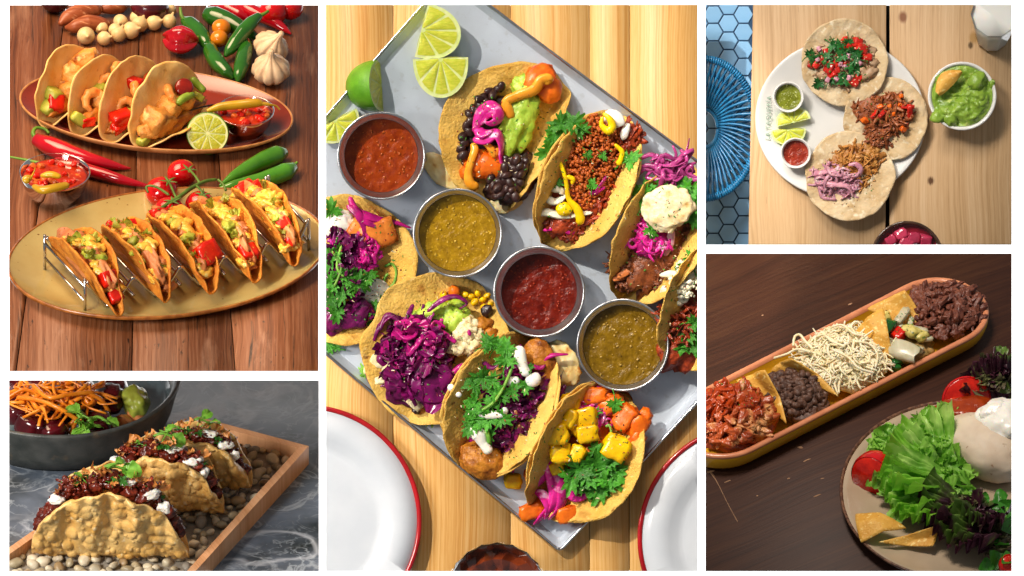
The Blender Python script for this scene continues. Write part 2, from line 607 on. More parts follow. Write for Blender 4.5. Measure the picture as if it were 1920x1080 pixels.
    mr = N.new('ShaderNodeMapRange'); mr.inputs[3].default_value = 1 - rnd; mr.inputs[4].default_value = 1 + rnd
    L.new(oi.outputs['Random'], mr.inputs[0])
    hs = N.new('ShaderNodeHueSaturation'); L.new(mr.outputs[0], hs.inputs['Value']); L.new(col, hs.inputs['Color'])
    L.new(hs.outputs[0], b.inputs['Base Color'])
    b.inputs['Roughness'].default_value = rough
    b.inputs['Specular IOR Level'].default_value = spec
    bp = N.new('ShaderNodeBump'); bp.inputs['Strength'].default_value = bump; bp.inputs['Distance'].default_value = 0.003
    L.new(a2.outputs[0], bp.inputs['Height']); L.new(bp.outputs[0], b.inputs['Normal'])
    MATS[name] = m
    return m


def glass(name, col=(.97, .98, .97), rough=0.02, edge=0.35):
    """thin clear glass: lets light and sight through, mirrors at grazing angles"""
    if name in MATS: return MATS[name]
    m, nt, b = _nodes(name)
    N, L = nt.nodes, nt.links
    N.remove(b)
    t = N.new('ShaderNodeBsdfTransparent'); t.inputs[0].default_value = rgb(col)
    g = N.new('ShaderNodeBsdfGlossy'); g.inputs['Roughness'].default_value = rough
    lw = N.new('ShaderNodeLayerWeight'); lw.inputs[0].default_value = edge
    ms = N.new('ShaderNodeMixShader')
    L.new(lw.outputs['Fresnel'], ms.inputs[0]); L.new(t.outputs[0], ms.inputs[1]); L.new(g.outputs[0], ms.inputs[2])
    L.new(ms.outputs[0], N['Material Output'].inputs[0])
    MATS[name] = m
    return m


# ------------------------------------------------------------------ the five table tops and things on them
class Panel:
    """one table top: its outline, the angle it is tilted towards the viewer, and where its front edge stands"""
    def __init__(s, x0, y0, x1, y1, el, zb):
        s.x0, s.y0, s.x1, s.y1 = x0, y0, x1, y1
        s.s, s.c = math.sin(R(el)), math.cos(R(el))
        if el == 90: s.c = 0.0
        s.yb = 540 - y1; s.zb = zb
        a = -(math.pi / 2 - R(el))
        s.M = Matrix.Translation((0, s.yb * U, zb * U)) @ Matrix.Rotation(a, 4, 'X')
        s.depth = (y1 - y0) / s.s
        s.objs = []

    def uvw(s, px, py, w=0):
        return np.array([px - 960.0, ((540 - py) - s.yb - w * s.c) / s.s, w])

    def px(s, p):
        return (p[0] + 960.0, 540 - (s.yb + p[1] * s.s + p[2] * s.c), p[2])


def add_obj(name, data, panel=None):
    o = bpy.data.objects.new(name, data); COL.objects.link(o)
    if panel is not None: panel.objs.append(o)
    return o


def mesh_of(name, g, m, smooth=True):
    me = bpy.data.meshes.new(name)
    me.from_pydata((g.v * U).tolist(), [], g.f)
    if smooth: me.polygons.foreach_set('use_smooth', [True] * len(me.polygons))
    me.update()
    if m is not None: me.materials.append(m)
    return me


class Thing:
    """an Empty at a thing's base; parts are meshes under it, given in table co-ordinates"""
    def __init__(s, panel, name, label, cat, px, py, w=0, group=None, kind=None):
        s.p = panel; s.o = panel.uvw(px, py, w); s.lift = 0
        s.root = add_obj(name, None, panel)
        s.root.empty_display_size = .02
        s.root.matrix_world = panel.M @ Matrix.Translation(s.o * U)
        s.root['label'] = label
        if cat: s.root['category'] = cat
        if group: s.root['group'] = group
        if kind: s.root['kind'] = kind

    def part(s, name, g, m, at=None, uvw=None, rot=None, parent=None, smooth=True, label=None, kind=None, mesh=None):
        """g is placed with its origin at pixel/height at=(px, py, w) (or uvw), else at the thing's own base"""
        loc = np.zeros(3)
        if at is not None: loc = s.p.uvw(at[0], at[1], at[2] + s.lift) - s.o
        if uvw is not None: loc = np.array(uvw) - s.o
        me = mesh or mesh_of(name, g, m, smooth)
        ob = add_obj(name, me, s.p)
        ob.parent = parent or s.root
        if parent is not None:
            loc = loc - np.array(parent.location) / U
        ob.location = loc * U
        if rot is not None: ob.rotation_euler = [R(a) for a in rot]
        if label: ob['label'] = label
        if kind: ob['kind'] = kind
        return ob


def solo(panel, name, label, cat, g, m, at, rot=None, group=None, smooth=True):
    """a thing that is one mesh"""
    o = add_obj(name, mesh_of(name, g, m, smooth), panel)
    e = Euler([R(a) for a in rot]).to_matrix().to_4x4() if rot else Matrix()
    o.matrix_world = panel.M @ Matrix.Translation(panel.uvw(*at) * U) @ e
    o['label'] = label; o['category'] = cat
    if group: o['group'] = group
    return o


def trim(panel):
    """saw everything off along the outline of its table top"""
    bpy.context.view_layer.update()
    for o in list(panel.objs):
        if o.type != 'MESH': continue
        n = len(o.data.vertices)
        if not n: continue
        co = np.empty(n * 3); o.data.vertices.foreach_get('co', co); co = co.reshape(-1, 3)
        M = np.array(o.matrix_world)
        W = co @ M[:3, :3].T + M[:3, 3]
        lim = [(0, (panel.x0 - 960) * U, -1), (0, (panel.x1 - 960) * U, 1), (1, (540 - panel.y1) * U, -1), (1, (540 - panel.y0) * U, 1)]
        cuts = []; gone = False
        for ax, val, sg in lim:
            d = (W[:, ax] - val) * sg
            if d.min() > -1e-5: gone = True
            elif d.max() > 3e-4: cuts.append((ax, val, sg))
        if gone:
            for ch in list(o.children):
                ch.parent = o.parent; ch.location = Vector(ch.location) + Vector(o.location)
            panel.objs.remove(o); bpy.data.objects.remove(o, do_unlink=True); continue
        if not cuts: continue
        if o.data.users > 1: o.data = o.data.copy()
        inv = o.matrix_world.inverted()
        bm = bmesh.new(); bm.from_mesh(o.data)
        for ax, val, sg in cuts:
            p = Vector((0, 0, 0)); p[ax] = val
            nn = Vector((0, 0, 0)); nn[ax] = sg
            lp = inv @ p
            ln = (o.matrix_world.to_3x3().transposed() @ nn).normalized()
            r = bmesh.ops.bisect_plane(bm, geom=bm.verts[:] + bm.edges[:] + bm.faces[:], plane_co=lp, plane_no=ln, clear_outer=True)
            ed = [e for e in r['geom_cut'] if isinstance(e, bmesh.types.BMEdge)]
            if ed:
                try:
                    rf = bmesh.ops.triangle_fill(bm, edges=ed, use_beauty=True, use_dissolve=False)
                    for q in rf['geom']:
                        if isinstance(q, bmesh.types.BMFace): q.smooth = False
                    bmesh.ops.split_edges(bm, edges=[e for e in ed if e.is_valid])   # a crisp sawn edge
                except Exception: pass
        bm.to_mesh(o.data); bm.free()


P_TL = Panel(17, 9, 598, 696, 32, 0)
P_BL = Panel(17, 713, 598, 1071, 31, 0)
P_C = Panel(611, 9, 1308, 1071, 90, 0)
P_TR = Panel(1323, 9, 1897, 459, 90, 60)
P_BR = Panel(1323, 475, 1897, 1071, 42, 830)

# added white sheet seen in the gaps, and an added unseen lamp that whitens it
bd = add_obj('backdrop', mesh_of('backdrop', box(-2300, -1500, -2420, 2300, 1500, -2400), mat('white_paper', (.86, .86, .86), rough=.9, rnd=0)))
bd['kind'] = 'structure'; bd['label'] = 'plain white paper sheet added behind all the tables'
beam('backdrop_lamp', (0, 0, -2.4), (0, 0, -1), .55, 4.4, 3.0, 180, 130, (1, 1, 1))
# ------------------------------------------------------------------ shared food materials
corn = mat('corn_tortilla', '#e2b860', '#d0a046', vs=16, rough=.72, bump=.9, bs=190, spots=[('#e8c67c', 120, .60, .78), ('#a86c28', 22, .62, .80), ('#7a4618', 38, .67, .77)], rnd=.06, sss=.05, spec=.25, det=8)
flour = mat('flour_tortilla', '#f4d089', '#e9b45c', vs=20, rough=.7, bump=.2, bs=160, spots=[('#c98a3c', 45, .66, .78)], rnd=.05, sss=.1, spec=.3)
pale_corn = mat('pale_tortilla', '#d6c09c', '#c4a67a', vs=30, rough=.8, bump=.9, bs=85, spots=[('#e4d6b8', 75, .56, .70), ('#b08c5c', 60, .63, .78)], rnd=.05, sss=.05, spec=.25)
hard_shell = mat('fried_shell', '#e0902e', '#c46c1c', vs=50, rough=.6, bump=.6, bs=300, spots=[('#8b4410', 80, .62, .75), ('#e8a044', 120, .58, .7)], rnd=.08, spec=.4)
blister = mat('blistered_shell', '#e8c07a', '#d6a252', vs=22, rough=.3, bump=.35, bs=260, spots=[('#b07434', 26, .62, .78), ('#f4dcaa', 80, .6, .75), ('#8a4c1c', 70, .72, .80)], rnd=.05, sss=.08, spec=.5)
chip_m = mat('corn_chip', '#e0ac4c', '#cf9434', vs=40, rough=.55, bump=.4, bs=220, spots=[('#f0d080', 130, .58, .68), ('#a36a1e', 180, .66, .76)], rnd=.06)
pulp = mat('lime_pulp', '#dcdc54', '#c4cc34', vs=90, rough=.3, bump=.3, bs=220, sss=.35, rnd=.05, stretch=((1, 3, 1), 0))
pith = mat('lime_pith', '#e6ecb0', '#d4e088', vs=60, rough=.5, sss=.2, rnd=0)
peel = mat('lime_peel', '#63a01c', '#4c8a12', vs=40, rough=.36, bump=.35, bs=420, rnd=.08, spec=.5)
cilantro = mat('herb_leaf', '#5aae30', '#3c8a22', vs=60, rough=.42, bump=.5, bs=140, rnd=.32, translucent=.35, spec=.5)
herb_pale = mat('herb_stalk', '#8fc04c', '#5f9c34', vs=60, rough=.42, rnd=.2, translucent=.2)
purple = mat('red_cabbage', '#7a1058', '#4c0a3a', vs=50, rough=.25, bump=.2, bs=140, rnd=.3, spots=[('#b0308c', 45, .6, .72)], sss=.1)
magenta = mat('pickled_cabbage', '#c4187c', '#8c1060', vs=60, rough=.25, rnd=.25, sss=.15)
pink = mat('pickled_onion', '#e0329c', '#c81c80', vs=70, rough=.2, rnd=.12, sss=.35, spots=[('#f6b4dc', 60, .58, .72)], stretch=((1, 1, 1), 0))
pale_pink = mat('pale_pickled_onion', '#cf96a4', '#b8788c', vs=60, rough=.35, rnd=.15, sss=.25, spots=[('#e8c8cc', 70, .58, .7)])
crema = mat('sour_cream', '#f6f2ea', '#ece6da', vs=30, rough=.28, rnd=.02, sss=.25)
yellow_sauce = mat('yellow_sauce', '#f2d006', '#e0b804', vs=40, rough=.22, rnd=.03, sss=.15)
orange_sauce = mat('orange_sauce', '#f4a832', '#e89420', vs=40, rough=.24, rnd=.03, sss=.2)
guac = mat('avocado_mash', '#b4cc48', '#8fb030', vs=70, rough=.35, bump=.5, bs=130, rnd=.08, sss=.2)
sweet = mat('sweet_potato', '#f07818', '#d85a0c', vs=60, rough=.32, bump=.35, bs=150, rnd=.12, sss=.2, spots=[('#8a2e08', 70, .64, .76)])
bean = mat('black_bean', '#2a1818', '#3e2420', vs=50, rough=.3, rnd=.25, bump=.2, bs=120)
mango = mat('mango', '#f0c40c', '#e0a806', vs=50, rough=.25, bump=.25, bs=120, rnd=.1, sss=.35)
tomato = mat('tomato_flesh', '#dc2410', '#b81408', vs=60, rough=.2, bump=.15, bs=140, rnd=.15, sss=.25)
tomato_skin = mat('tomato_skin', '#c80e12', '#b00810', vs=20, rough=.09, rnd=.05, sss=.12, coat=.3)
chicken = mat('grilled_chicken', '#e4a24a', '#c07a2c', vs=40, rough=.42, bump=1.0, bs=110, rnd=.14, sss=.1, spots=[('#8c4414', 40, .58, .70), ('#f0c87c', 60, .6, .7)])
fried = mat('fried_batter', '#c07a20', '#8c4a10', vs=50, rough=.4, bump=.8, bs=150, rnd=.08, spots=[('#5a2a0a', 60, .62, .72)])
meat_red = mat('red_braised_meat', '#a8401a', '#6a2010', vs=90, rough=.35, bump=.7, bs=150, rnd=.2)
meat_brown = mat('brown_shredded_meat', '#8a4a26', '#5a2a14', vs=90, rough=.4, bump=.6, bs=170, rnd=.2)
crumb_orange = mat('spiced_crumb', '#c8641a', '#96400c', vs=200, rough=.5, bump=.4, bs=300, rnd=.15)
white_veg = mat('white_cabbage', '#ece4cc', '#d8ccaa', vs=60, rough=.4, bump=.3, bs=120, rnd=.1, sss=.25)
cauli = mat('cauliflower', '#efe0b8', '#e0c890', vs=60, rough=.5, bump=.8, bs=160, rnd=.08, sss=.2, spots=[('#b06a20', 50, .63, .74)])
puff = mat('pork_puff', '#efe0bc', '#e0c48c', vs=60, rough=.4, bump=.6, bs=110, rnd=0, sss=.25, spots=[('#c89a50', 50, .62, .75)])
steel = mat('brushed_steel', (.62, .62, .63), (.52, .52, .54), vs=40, rough=.26, metal=1, rnd=.04)
dark_steel = mat('scratched_steel', (.66, .73, .84), (.60, .66, .77), vs=16, rough=.36, metal=.42, rnd=.03, bump=.06, bs=400, spots=[((.55, .60, .68), 60, .58, .70)])
salsa_red = mat('red_salsa', '#a03c04', '#842802', vs=70, rough=.34, bump=.3, bs=180, rnd=0, spots=[('#c86414', 240, .64, .74), ('#4a1202', 150, .68, .76)], spec=.3)
salsa_dark = mat('dark_red_salsa', '#741602', '#560c02', vs=70, rough=.3, bump=.5, bs=150, rnd=0, spots=[('#b84410', 220, .65, .74), ('#340602', 130, .66, .75)], spec=.35)
salsa_green = mat('green_salsa', '#a67e0e', '#886408', vs=60, rough=.25, bump=.45, bs=150, rnd=0, spots=[('#cfa42a', 220, .62, .72), ('#46320a', 130, .70, .75), ('#241a08', 60, .735, .75)], spec=.35)
salsa_olive = mat('olive_salsa', '#7e5e0a', '#664a06', vs=60, rough=.22, bump=.6, bs=130, rnd=0, spots=[('#a8842a', 200, .65, .74), ('#2e2006', 120, .69, .75)], spec=.35)
stalk_green = mat('green_stalk', '#6f9c2c', '#4f7c1c', vs=50, rough=.45, rnd=.1)
wire = mat('rack_wire', (.58, .56, .53), rough=.14, metal=1, rnd=0)
rngs = random.Random(5)
nrng = np.random.RandomState(7)

_lv = {}
def herb(th, pts, m=None, size=22, w=60, seed=0, lobes=3, tilt=24, name='herb_leaf'):
    """single cilantro leaves laid on a dish at (px, py[, w[, size[, yaw]]])"""
    m = m or cilantro
    rg = random.Random(seed + 77)
    for k, q in enumerate(pts):
        ww = q[2] if len(q) > 2 and q[2] is not None else w
        sz = q[3] if len(q) > 3 and q[3] else size * rg.uniform(.8, 1.25)
        yaw = q[4] if len(q) > 4 else rg.uniform(0, 360)
        key = (m.name, (k + seed) % 5, lobes)
        if key not in _lv:
            _lv[key] = mesh_of(name, leaf(100, lobes, 3, .45, (k + seed) % 5), m)
        o = th.part(name, None, None, at=(q[0], q[1], ww), rot=(rg.uniform(-tilt, tilt), rg.uniform(-tilt, tilt), yaw), mesh=_lv[key])
        o.scale = (sz / 100,) * 3


_pc = {}
def dice(th, name, m, pts, a=16, b=14, c=12, w=50, soft=.3, amp=.1, seed=0, kind='chunk', tilt=40):
    """single cut pieces at (px, py[, w[, scale]])"""
    rg = random.Random(seed + 5)
    for k, q in enumerate(pts):
        ww = q[2] if len(q) > 2 and q[2] is not None else w
        sc = q[3] if len(q) > 3 else rg.uniform(.85, 1.15)
        key = (name, m.name, kind, a, b, c, k % 5)
        if key not in _pc:
            g = chunk(a, b, c, soft, amp, k % 5 + seed) if kind == 'chunk' else blob(a / 2, b / 2, c / 2, amp, 1.7, k % 5 + seed, 3)
            _pc[key] = mesh_of(name, g, m)
        o = th.part(name, None, None, at=(q[0], q[1], ww), rot=(rg.uniform(-tilt, tilt), rg.uniform(-tilt, tilt), q[4] if len(q) > 4 else rg.uniform(0, 360)), mesh=_pc[key])
        o.scale = (sc,) * 3


def path(th, name, m, pts, r, seg=8, n=40, flat=1.0, w=60, up=(0, 0, 1), label=None, twist=0):
    """a strand, stalk or squeeze of sauce through (px, py[, w]) points"""
    P = np.array([th.p.uvw(q[0], q[1], (q[2] if len(q) > 2 else w) + th.lift) - th.o for q in pts])
    return th.part(name, tube(P, r, seg, n, flat, up, twist=twist, soft=True), m, label=label)


def lump(th, name, m, px, py, w, rx, ry, rz, yaw=0, amp=.18, freq=1.8, seed=0, sub=4, kind=None):
    return th.part(name, blob(rx, ry, rz, amp, freq, seed, sub).rot(rz=yaw), m, at=(px, py, w), kind=kind)


def heap(th, name, m, px, py, w, g, yaw=0, kind='stuff'):
    return th.part(name, g.rot(rz=yaw), m, at=(px, py, w), kind=kind)


def lime_wedge(panel, label, px, py, w, size, yaw, roll, pitch=0, ang=62, group=None, mats=None, fat=1.4):
    """a wedge cut lengthwise from a lime: peel outside, two cut faces of pulp inside a pale rim"""
    t = Thing(panel, 'lime_wedge', label, 'lime', px, py, w, group)
    a, b = size, size * fat           # half length, radius
    rot = Euler((R(roll), R(pitch), R(yaw))).to_matrix()
    def tf(v): return (np.array(v) @ np.array(rot).T)
    n, k = 26, 10
    v, f = [], []
    for i in range(n + 1):
        x = -a * math.cos(math.pi * i / n); r = b * max(0.0, math.sin(math.pi * i / n)) ** .85
        for j in range(k + 1):
            h = R(-ang / 2 + ang * j / k)
            v.append((x, r * math.sin(h), -r * math.cos(h)))
    for i in range(n):
        for j in range(k):
            q = i * (k + 1) + j
            f.append((q, q + 1, q + k + 2, q + k + 1))
    t.part('peel', Geo(tf(v), f), mats[0] if mats else peel)
    for sgn in (-1, 1):
        h = R(sgn * ang / 2)
        d = np.array([0, math.sin(h), -math.cos(h)])
        nn = np.array([0, sgn * math.cos(h), sgn * math.sin(h)])
        def face(s0, lift, hollow=0):
            vv = []
            for i in range(n + 1):
                x = -a * math.cos(math.pi * i / n) * (1 - (1 - s0) * .6); r = b * max(0.0, math.sin(math.pi * i / n)) ** .85
                for j in range(9):
                    q = j / 8
                    rr = r * (s0 * q if s0 == 1 else .07 * b / max(r, b * .07) * (1 - q) + s0 * q)
                    vv.append(np.array([x, 0, 0]) + d * rr + nn * (lift - hollow * math.sin(math.pi * q) * math.sin(math.pi * i / n)))
            ff = [(i * 9 + j, i * 9 + j + 1, i * 9 + j + 10, i * 9 + j + 9) for i in range(n) for j in range(8)]
            return Geo(tf(vv), ff)
        cf = t.part('cut_face', face(1, 0), mats[1] if mats else pith)
        for k in range(5):
            t0, t1 = math.pi * k / 5 + .05, math.pi * (k + 1) / 5 - .05
            vv = []
            for i in range(8):
                th_ = t0 + (t1 - t0) * i / 7
                for j in range(9):
                    q = .09 + (.9 - .09) * j / 8
                    vv.append(np.array([a * q * math.cos(th_), 0, 0]) + d * (b * q * max(0.0, math.sin(th_)) + .4) + nn * (.4 + 1.6 * math.sin(math.pi * i / 7) * math.sin(math.pi * j / 8)))
            ff = [(i * 9 + j, i * 9 + j + 1, i * 9 + j + 10, i * 9 + j + 9) for i in range(7) for j in range(8)]
            t.part('pulp_segment', Geo(tf(vv), ff).jitter(.3, .3, 3 + k), mats[2] if mats else pulp, parent=cf)
    return t


def cup(panel, name, label, px, py, w, r, h, sauce, mcup, level=.55, cat='cup', group=None, taper=.78, wall=2.2, flute=0, seed=0, rimr=2.6, sname='salsa', bits=None):
    t = Thing(panel, name, label, cat, px, py, w, group)
    rb = r * taper
    prof = [(0, 0), (rb - 3, 0), (rb, 3), (r - rimr, h - rimr), (r - .3, h - rimr), (r, h - rimr * .4), (r - .6, h), (r - rimr, h + .2), (r - rimr - wall, h - 1.6), (rb - wall, 5), (0, 4)]
    t.part('cup_wall' if cat == 'cup' else 'bowl_wall', lathe(prof, 96), mcup)
    zl = 4 + (h - 4) * level
    rl = rb - wall + (r - rimr - rb) * level - .3
    rings, seg = 22, 96
    pr = [(0, zl)] + [(rl * (i / rings), zl) for i in range(1, rings + 1)]
    g = lathe(pr, seg)
    q = np.hypot(g.v[:, 0], g.v[:, 1]) / rl
    g.v[:, 2] += (1.5 * fbm(g.v * .07 + seed * 5.1, seed, 4)) * np.clip((1 - q) * 6, 0, 1) + 1.2 * q ** 8
    so = t.part(sname, g, sauce)
    rg = random.Random(seed + 3)
    gs = []
    for k in range(int(rl * .9)):
        a, q = rg.uniform(0, 6.283), rl * .93 * math.sqrt(rg.random())
        gs.append(blob(1, .8, .35, .3, 1.6, k % 5, 2).scale(rg.uniform(.9, 2.6) * (r / 84) ** .5).rot(rz=rg.uniform(0, 360)).move(q * math.cos(a), q * math.sin(a), zl + 1.2))
    t.part('salsa_bits', join(gs), mat(sauce.name + '_bits', bits or '#c8843c', vs=40, rough=.3, rnd=0), kind='stuff', parent=so)
    return t


def flecks(t, px, py, rx, ry, n, m, size=2.4, seed=0, name='flecks', long=1.5):
    """tiny chopped bits dropped on to whatever lies below them in a dish"""
    vs, fs, k0 = [], [], 0
    for ch in t.root.children:
        if ch.type != 'MESH': continue
        mw = ch.matrix_basis
        co = np.empty(len(ch.data.vertices) * 3); ch.data.vertices.foreach_get('co', co)
        M = np.array(mw); co = co.reshape(-1, 3) @ M[:3, :3].T + M[:3, 3]
        vs += [tuple(q) for q in co]
        fs += [tuple(i + k0 for i in p.vertices) for p in ch.data.polygons]
        k0 = len(vs)
    bv = BVHTree.FromPolygons(vs, fs)
    rg = random.Random(seed)
    c = t.p.uvw(px, py, 0) - t.o
    gs = []
    base = [blob(1, .6, .35, .4, 1.8, k, 1) for k in range(5)]
    for k in range(n):
        a, q = rg.uniform(0, 6.283), math.sqrt(rg.random())
        x, y = c[0] + rx * q * math.cos(a), c[1] + ry * q * math.sin(a)
        h = bv.ray_cast(Vector((x * U, y * U, 1)), Vector((0, 0, -1)))
        if h[0] is None: continue
        z = h[0].z / U
        gs.append(base[k % 5].copy().scale(size * rg.uniform(.5, 1.3) * long, size * rg.uniform(.5, 1.2), size).rot(rg.uniform(-20, 20), rg.uniform(-20, 20), rg.uniform(0, 360)).move(x, y, z + .2))
    if gs: t.part(name, join(gs), m, kind='stuff')


f_green = mat('herb_fleck', '#4a8a28', '#2f6a1c', vs=60, rough=.5, rnd=.1)
f_red = mat('chilli_fleck', '#a02c10', '#6a1a08', vs=60, rough=.4, rnd=.1)
f_pale = mat('onion_fleck', '#e8dcc0', '#d8c490', vs=60, rough=.4, rnd=.1)
f_dark = mat('char_fleck', '#3a2010', '#20120a', vs=60, rough=.6, rnd=.1)
# ================================================================== pine table with the steel tray
P = P_C
pine = wood('pine_boards', [(.34, '#ac6c28'), (.5, '#c48a44'), (.62, '#d2a05c'), (.8, '#deb478')], across=260, along=.9, rough=.45, bump=.14, ring=.14, rnd=.03, drift=.035, fine=800, wear=[('#b8702c', 60, .6, .60, .78)])
t = Thing(P, 'table', 'honey coloured pine plank table under the steel tray of tacos', 'table', 960, 1071, 0)
for x0, x1 in ((611, 736.4), (737.6, 956.4), (957.6, 1104.4), (1105.6, 1179.4), (1180.6, 1308)):
    t.part('plank', box(x0 - 960, 0, -24, x1 - 960, 1062, 0, .8), pine, uvw=(0, 0, 0))


t.part('gap_backing', box(-348, 1, -34, 347, 1061, -24.5), pine, uvw=(0, 0, 0))  # added backing, keeps the bright backdrop from showing through the seams


def ring_quad(quad, d, z, cr=10, n=6):
    Q = np.array(quad, dtype=float); out = []
    m = len(Q)
    ins = []
    for i in range(m):
        p, a, b = Q[i], Q[i - 1], Q[(i + 1) % m]
        e1 = (p - a) / np.linalg.norm(p - a); e2 = (b - p) / np.linalg.norm(b - p)
        n1, n2 = np.array([-e1[1], e1[0]]), np.array([-e2[1], e2[0]])
        bis = n1 + n2; bis /= (bis @ n1)
        ins.append(p + bis * d)
    for i in range(m):
        p, a, b = ins[i], ins[i - 1], ins[(i + 1) % m]
        e1 = (a - p) / np.linalg.norm(a - p); e2 = (b - p) / np.linalg.norm(b - p)
        A, B = p + e1 * cr, p + e2 * cr
        for k in range(n + 1):
            s = k / n
            q = (1 - s) ** 2 * A + 2 * s * (1 - s) * p + s * s * B
            out.append((q[0], q[1], z))
    return out


t = Thing(P, 'serving_tray', 'large tilted rectangular steel tray holding the tacos and sauce cups', 'tray', 960, 540, 0)
cor = [P.uvw(*c)[:2] - t.o[:2] for c in ((841, -50), (385, 475), (1050, 1037), (1556, 486))]
prof = [(4, .6), (0, 20), (.5, 23), (2.5, 24.5), (5, 23.5), (6, 21), (16, 8), (19, 5.4), (24, 5)]
v, f = [], []
n = 28
for d, z in prof: v += ring_quad(cor, d, z, 14 if d < 10 else 9)
for k in range(len(prof) - 1):
    for i in range(n):
        j = (i + 1) % n
        f.append((k * n + i, k * n + j, (k + 1) * n + j, (k + 1) * n + i))
f.append(tuple((len(prof) - 1) * n + i for i in range(n)))
t.part('pan', Geo(v, f), dark_steel, smooth=False)
rim = [tuple(q) for q in ring_quad(cor, 2.5, 23.4, 14)]
for k in range(4):
    t.part('rolled_rim', tube([rim[(7 * k + 3 + i) % 28] for i in range(8)], 3.0, 8), steel)

# --- sauce cups
cup(P, 'sauce_cup', 'steel cup of bright red salsa nearest the lime wedges', 715, 292, 5, 83, 66, salsa_red, steel, .34, group='steel sauce cups on the tray', seed=1, taper=.80, bits='#b8561a')
cup(P, 'sauce_cup', 'steel cup of golden green salsa beside the red cabbage taco', 858, 437, 5, 84, 62, salsa_green, steel, .50, group='steel sauce cups on the tray', seed=2, taper=.80, bits='#d0a83a')
cup(P, 'sauce_cup', 'steel cup of dark red salsa in the middle of the tray', 1011, 547, 5, 86, 68, salsa_dark, steel, .30, group='steel sauce cups on the tray', seed=3, taper=.80, bits='#983014')
cup(P, 'sauce_cup', 'steel cup of olive green salsa closest to the tray corner', 1168, 647, 5, 87, 62, salsa_olive, steel, .50, group='steel sauce cups on the tray', seed=4, taper=.80, bits='#a8863a')

# --- limes
G = 'lime wedges on the steel tray'
lime_wedge(P, 'lime wedge with its point at the top edge of the tray', 790, 56, 66, 52, 76, -45, 0, 80, G, fat=1.45)
lime_wedge(P, 'lime wedge with cut face up above the black bean taco', 826, 109, 66, 52, 2, -42, 0, 80, G, fat=1.45)
lime_wedge(P, 'lime wedge lying with its green peel up on the tray', 716, 160, 8, 49, 94, 118, 0, 84, G, fat=1.40)
lime_wedge(P, 'lime wedge half hidden behind the bright red salsa cup', 628, 226, 24, 46, 30, -42, 0, 80, G, fat=.9)

YAW = 62
def ctaco(label, px, py, **k):
    k.setdefault('yaw', YAW)
    t = Thing(P, 'taco', label, 'taco', px, py, 6, 'soft corn tacos on the steel tray')
    a = dict(rad=140, a_neg=57, a_pos=57, fr=16, th=2.0, wav=5.5, ws=.018, nr=30, ns=150, rag=.045, flute=1.1)
    a.update(k)
    t.part('tortilla', fold(**a).ground(0), corn)
    return t


# 1: black beans, sweet potato, orange sauce
t = ctaco('soft taco with black beans, avocado, orange sauce and pink onion', 1003, 276, rad=138, a_neg=70, a_pos=11, off=-50, fr=20, seed=1)
lump(t, 'avocado_mash', guac, 972, 225, 30, 34, 72, 30, -22, .28, 2.6, 4)
lump(t, 'bean_paste', bean, 905, 250, 26, 34, 84, 16, -28, .2, 2.2, 5)
lump(t, 'bean_paste', bean, 962, 330, 22, 42, 58, 20, -25, .2, 2.2, 6)
lump(t, 'avocado_mash', guac, 985, 165, 34, 22, 26, 20, 0, .3, 2.6, 5)
dice(t, 'black_bean', bean, [(905, 182), (918, 172), (931, 168), (940, 163), (912, 190), (898, 196), (888, 205), (880, 214), (893, 210), (884, 226), (875, 236), (880, 247), (868, 256), (872, 268), (864, 279), (868, 292), (900, 187, 50), (924, 178, 50)], 24, 17, 15, w=44, kind='blob', amp=.06, seed=2)
dice(t, 'black_bean', bean, [(925, 345), (938, 352), (950, 340), (944, 362), (930, 360), (955, 352), (920, 335), (948, 330), (938, 338, 40)], 26, 18, 17, w=44, kind='blob', amp=.06, seed=3)
lump(t, 'bean_paste', bean, 935, 350, 16, 34, 26, 14, 30, .2, 2, 4)
dice(t, 'black_bean', bean, [(950 + 9 * (k % 5) - 4 * (k // 5), 300 + 13 * (k // 5) + 3 * (k % 2), 52 + 3 * (k % 3)) for k in range(30)], 24, 16, 15, kind='blob', amp=.08, seed=8)
dice(t, 'sweet_potato', sweet, [(1012, 145, 40, 1.25), (1030, 168, 40, 1.1), (894, 300, 34, 1.1), (915, 312, 36, 1.2), (884, 318, 30, .9), (930, 300, 34, 1)], 52, 42, 28, kind='blob', amp=.18, seed=3, tilt=15)
path(t, 'orange_sauce', orange_sauce, [(1020, 158, 62), (1028, 148, 64), (1014, 150, 66), (1002, 168, 64), (975, 178, 58), (950, 190, 56), (953, 206, 56), (962, 222, 52)], [6, 11, 10, 12, 11, 10, 11, 9], 10, 60, .7)
path(t, 'orange_sauce', orange_sauce, [(885, 268, 50), (890, 280, 54), (884, 300, 56), (878, 325, 48), (882, 345, 42), (898, 352, 40)], [6, 8, 7, 8, 11, 10], 10, 50, .6)
path(t, 'orange_sauce', orange_sauce, [(905, 265, 54), (920, 278, 56), (928, 290, 52), (935, 276, 52)], [4, 7, 7, 5], 10, 40, .6)
for q in ([(890, 250, 56), (900, 215, 66), (920, 200, 72), (938, 212, 68), (938, 232, 60)], [(886, 262, 58), (910, 262, 64), (930, 250, 66), (940, 270, 60), (940, 300, 54), (952, 318, 48)], [(896, 235, 60), (912, 214, 70), (928, 208, 76), (935, 222, 72), (920, 232, 70), (905, 228, 64)], [(890, 240, 58), (905, 250, 62), (925, 245, 66)]):
    path(t, 'onion_ribbon', pink, q, [6, 11, 13, 11, 7], 8, 44, .3, twist=1.2)
g = blob(46, 26, 5, .25, 1.6, 9, 4)
t.part('melted_cheese', g.rot(rz=-40), mat('melted_cheese', '#f0e0b0', '#e0c078', vs=40, rough=.3, sss=.3, rnd=0, spots=[('#c07028', 40, .62, .72)]), at=(838, 322, 12))
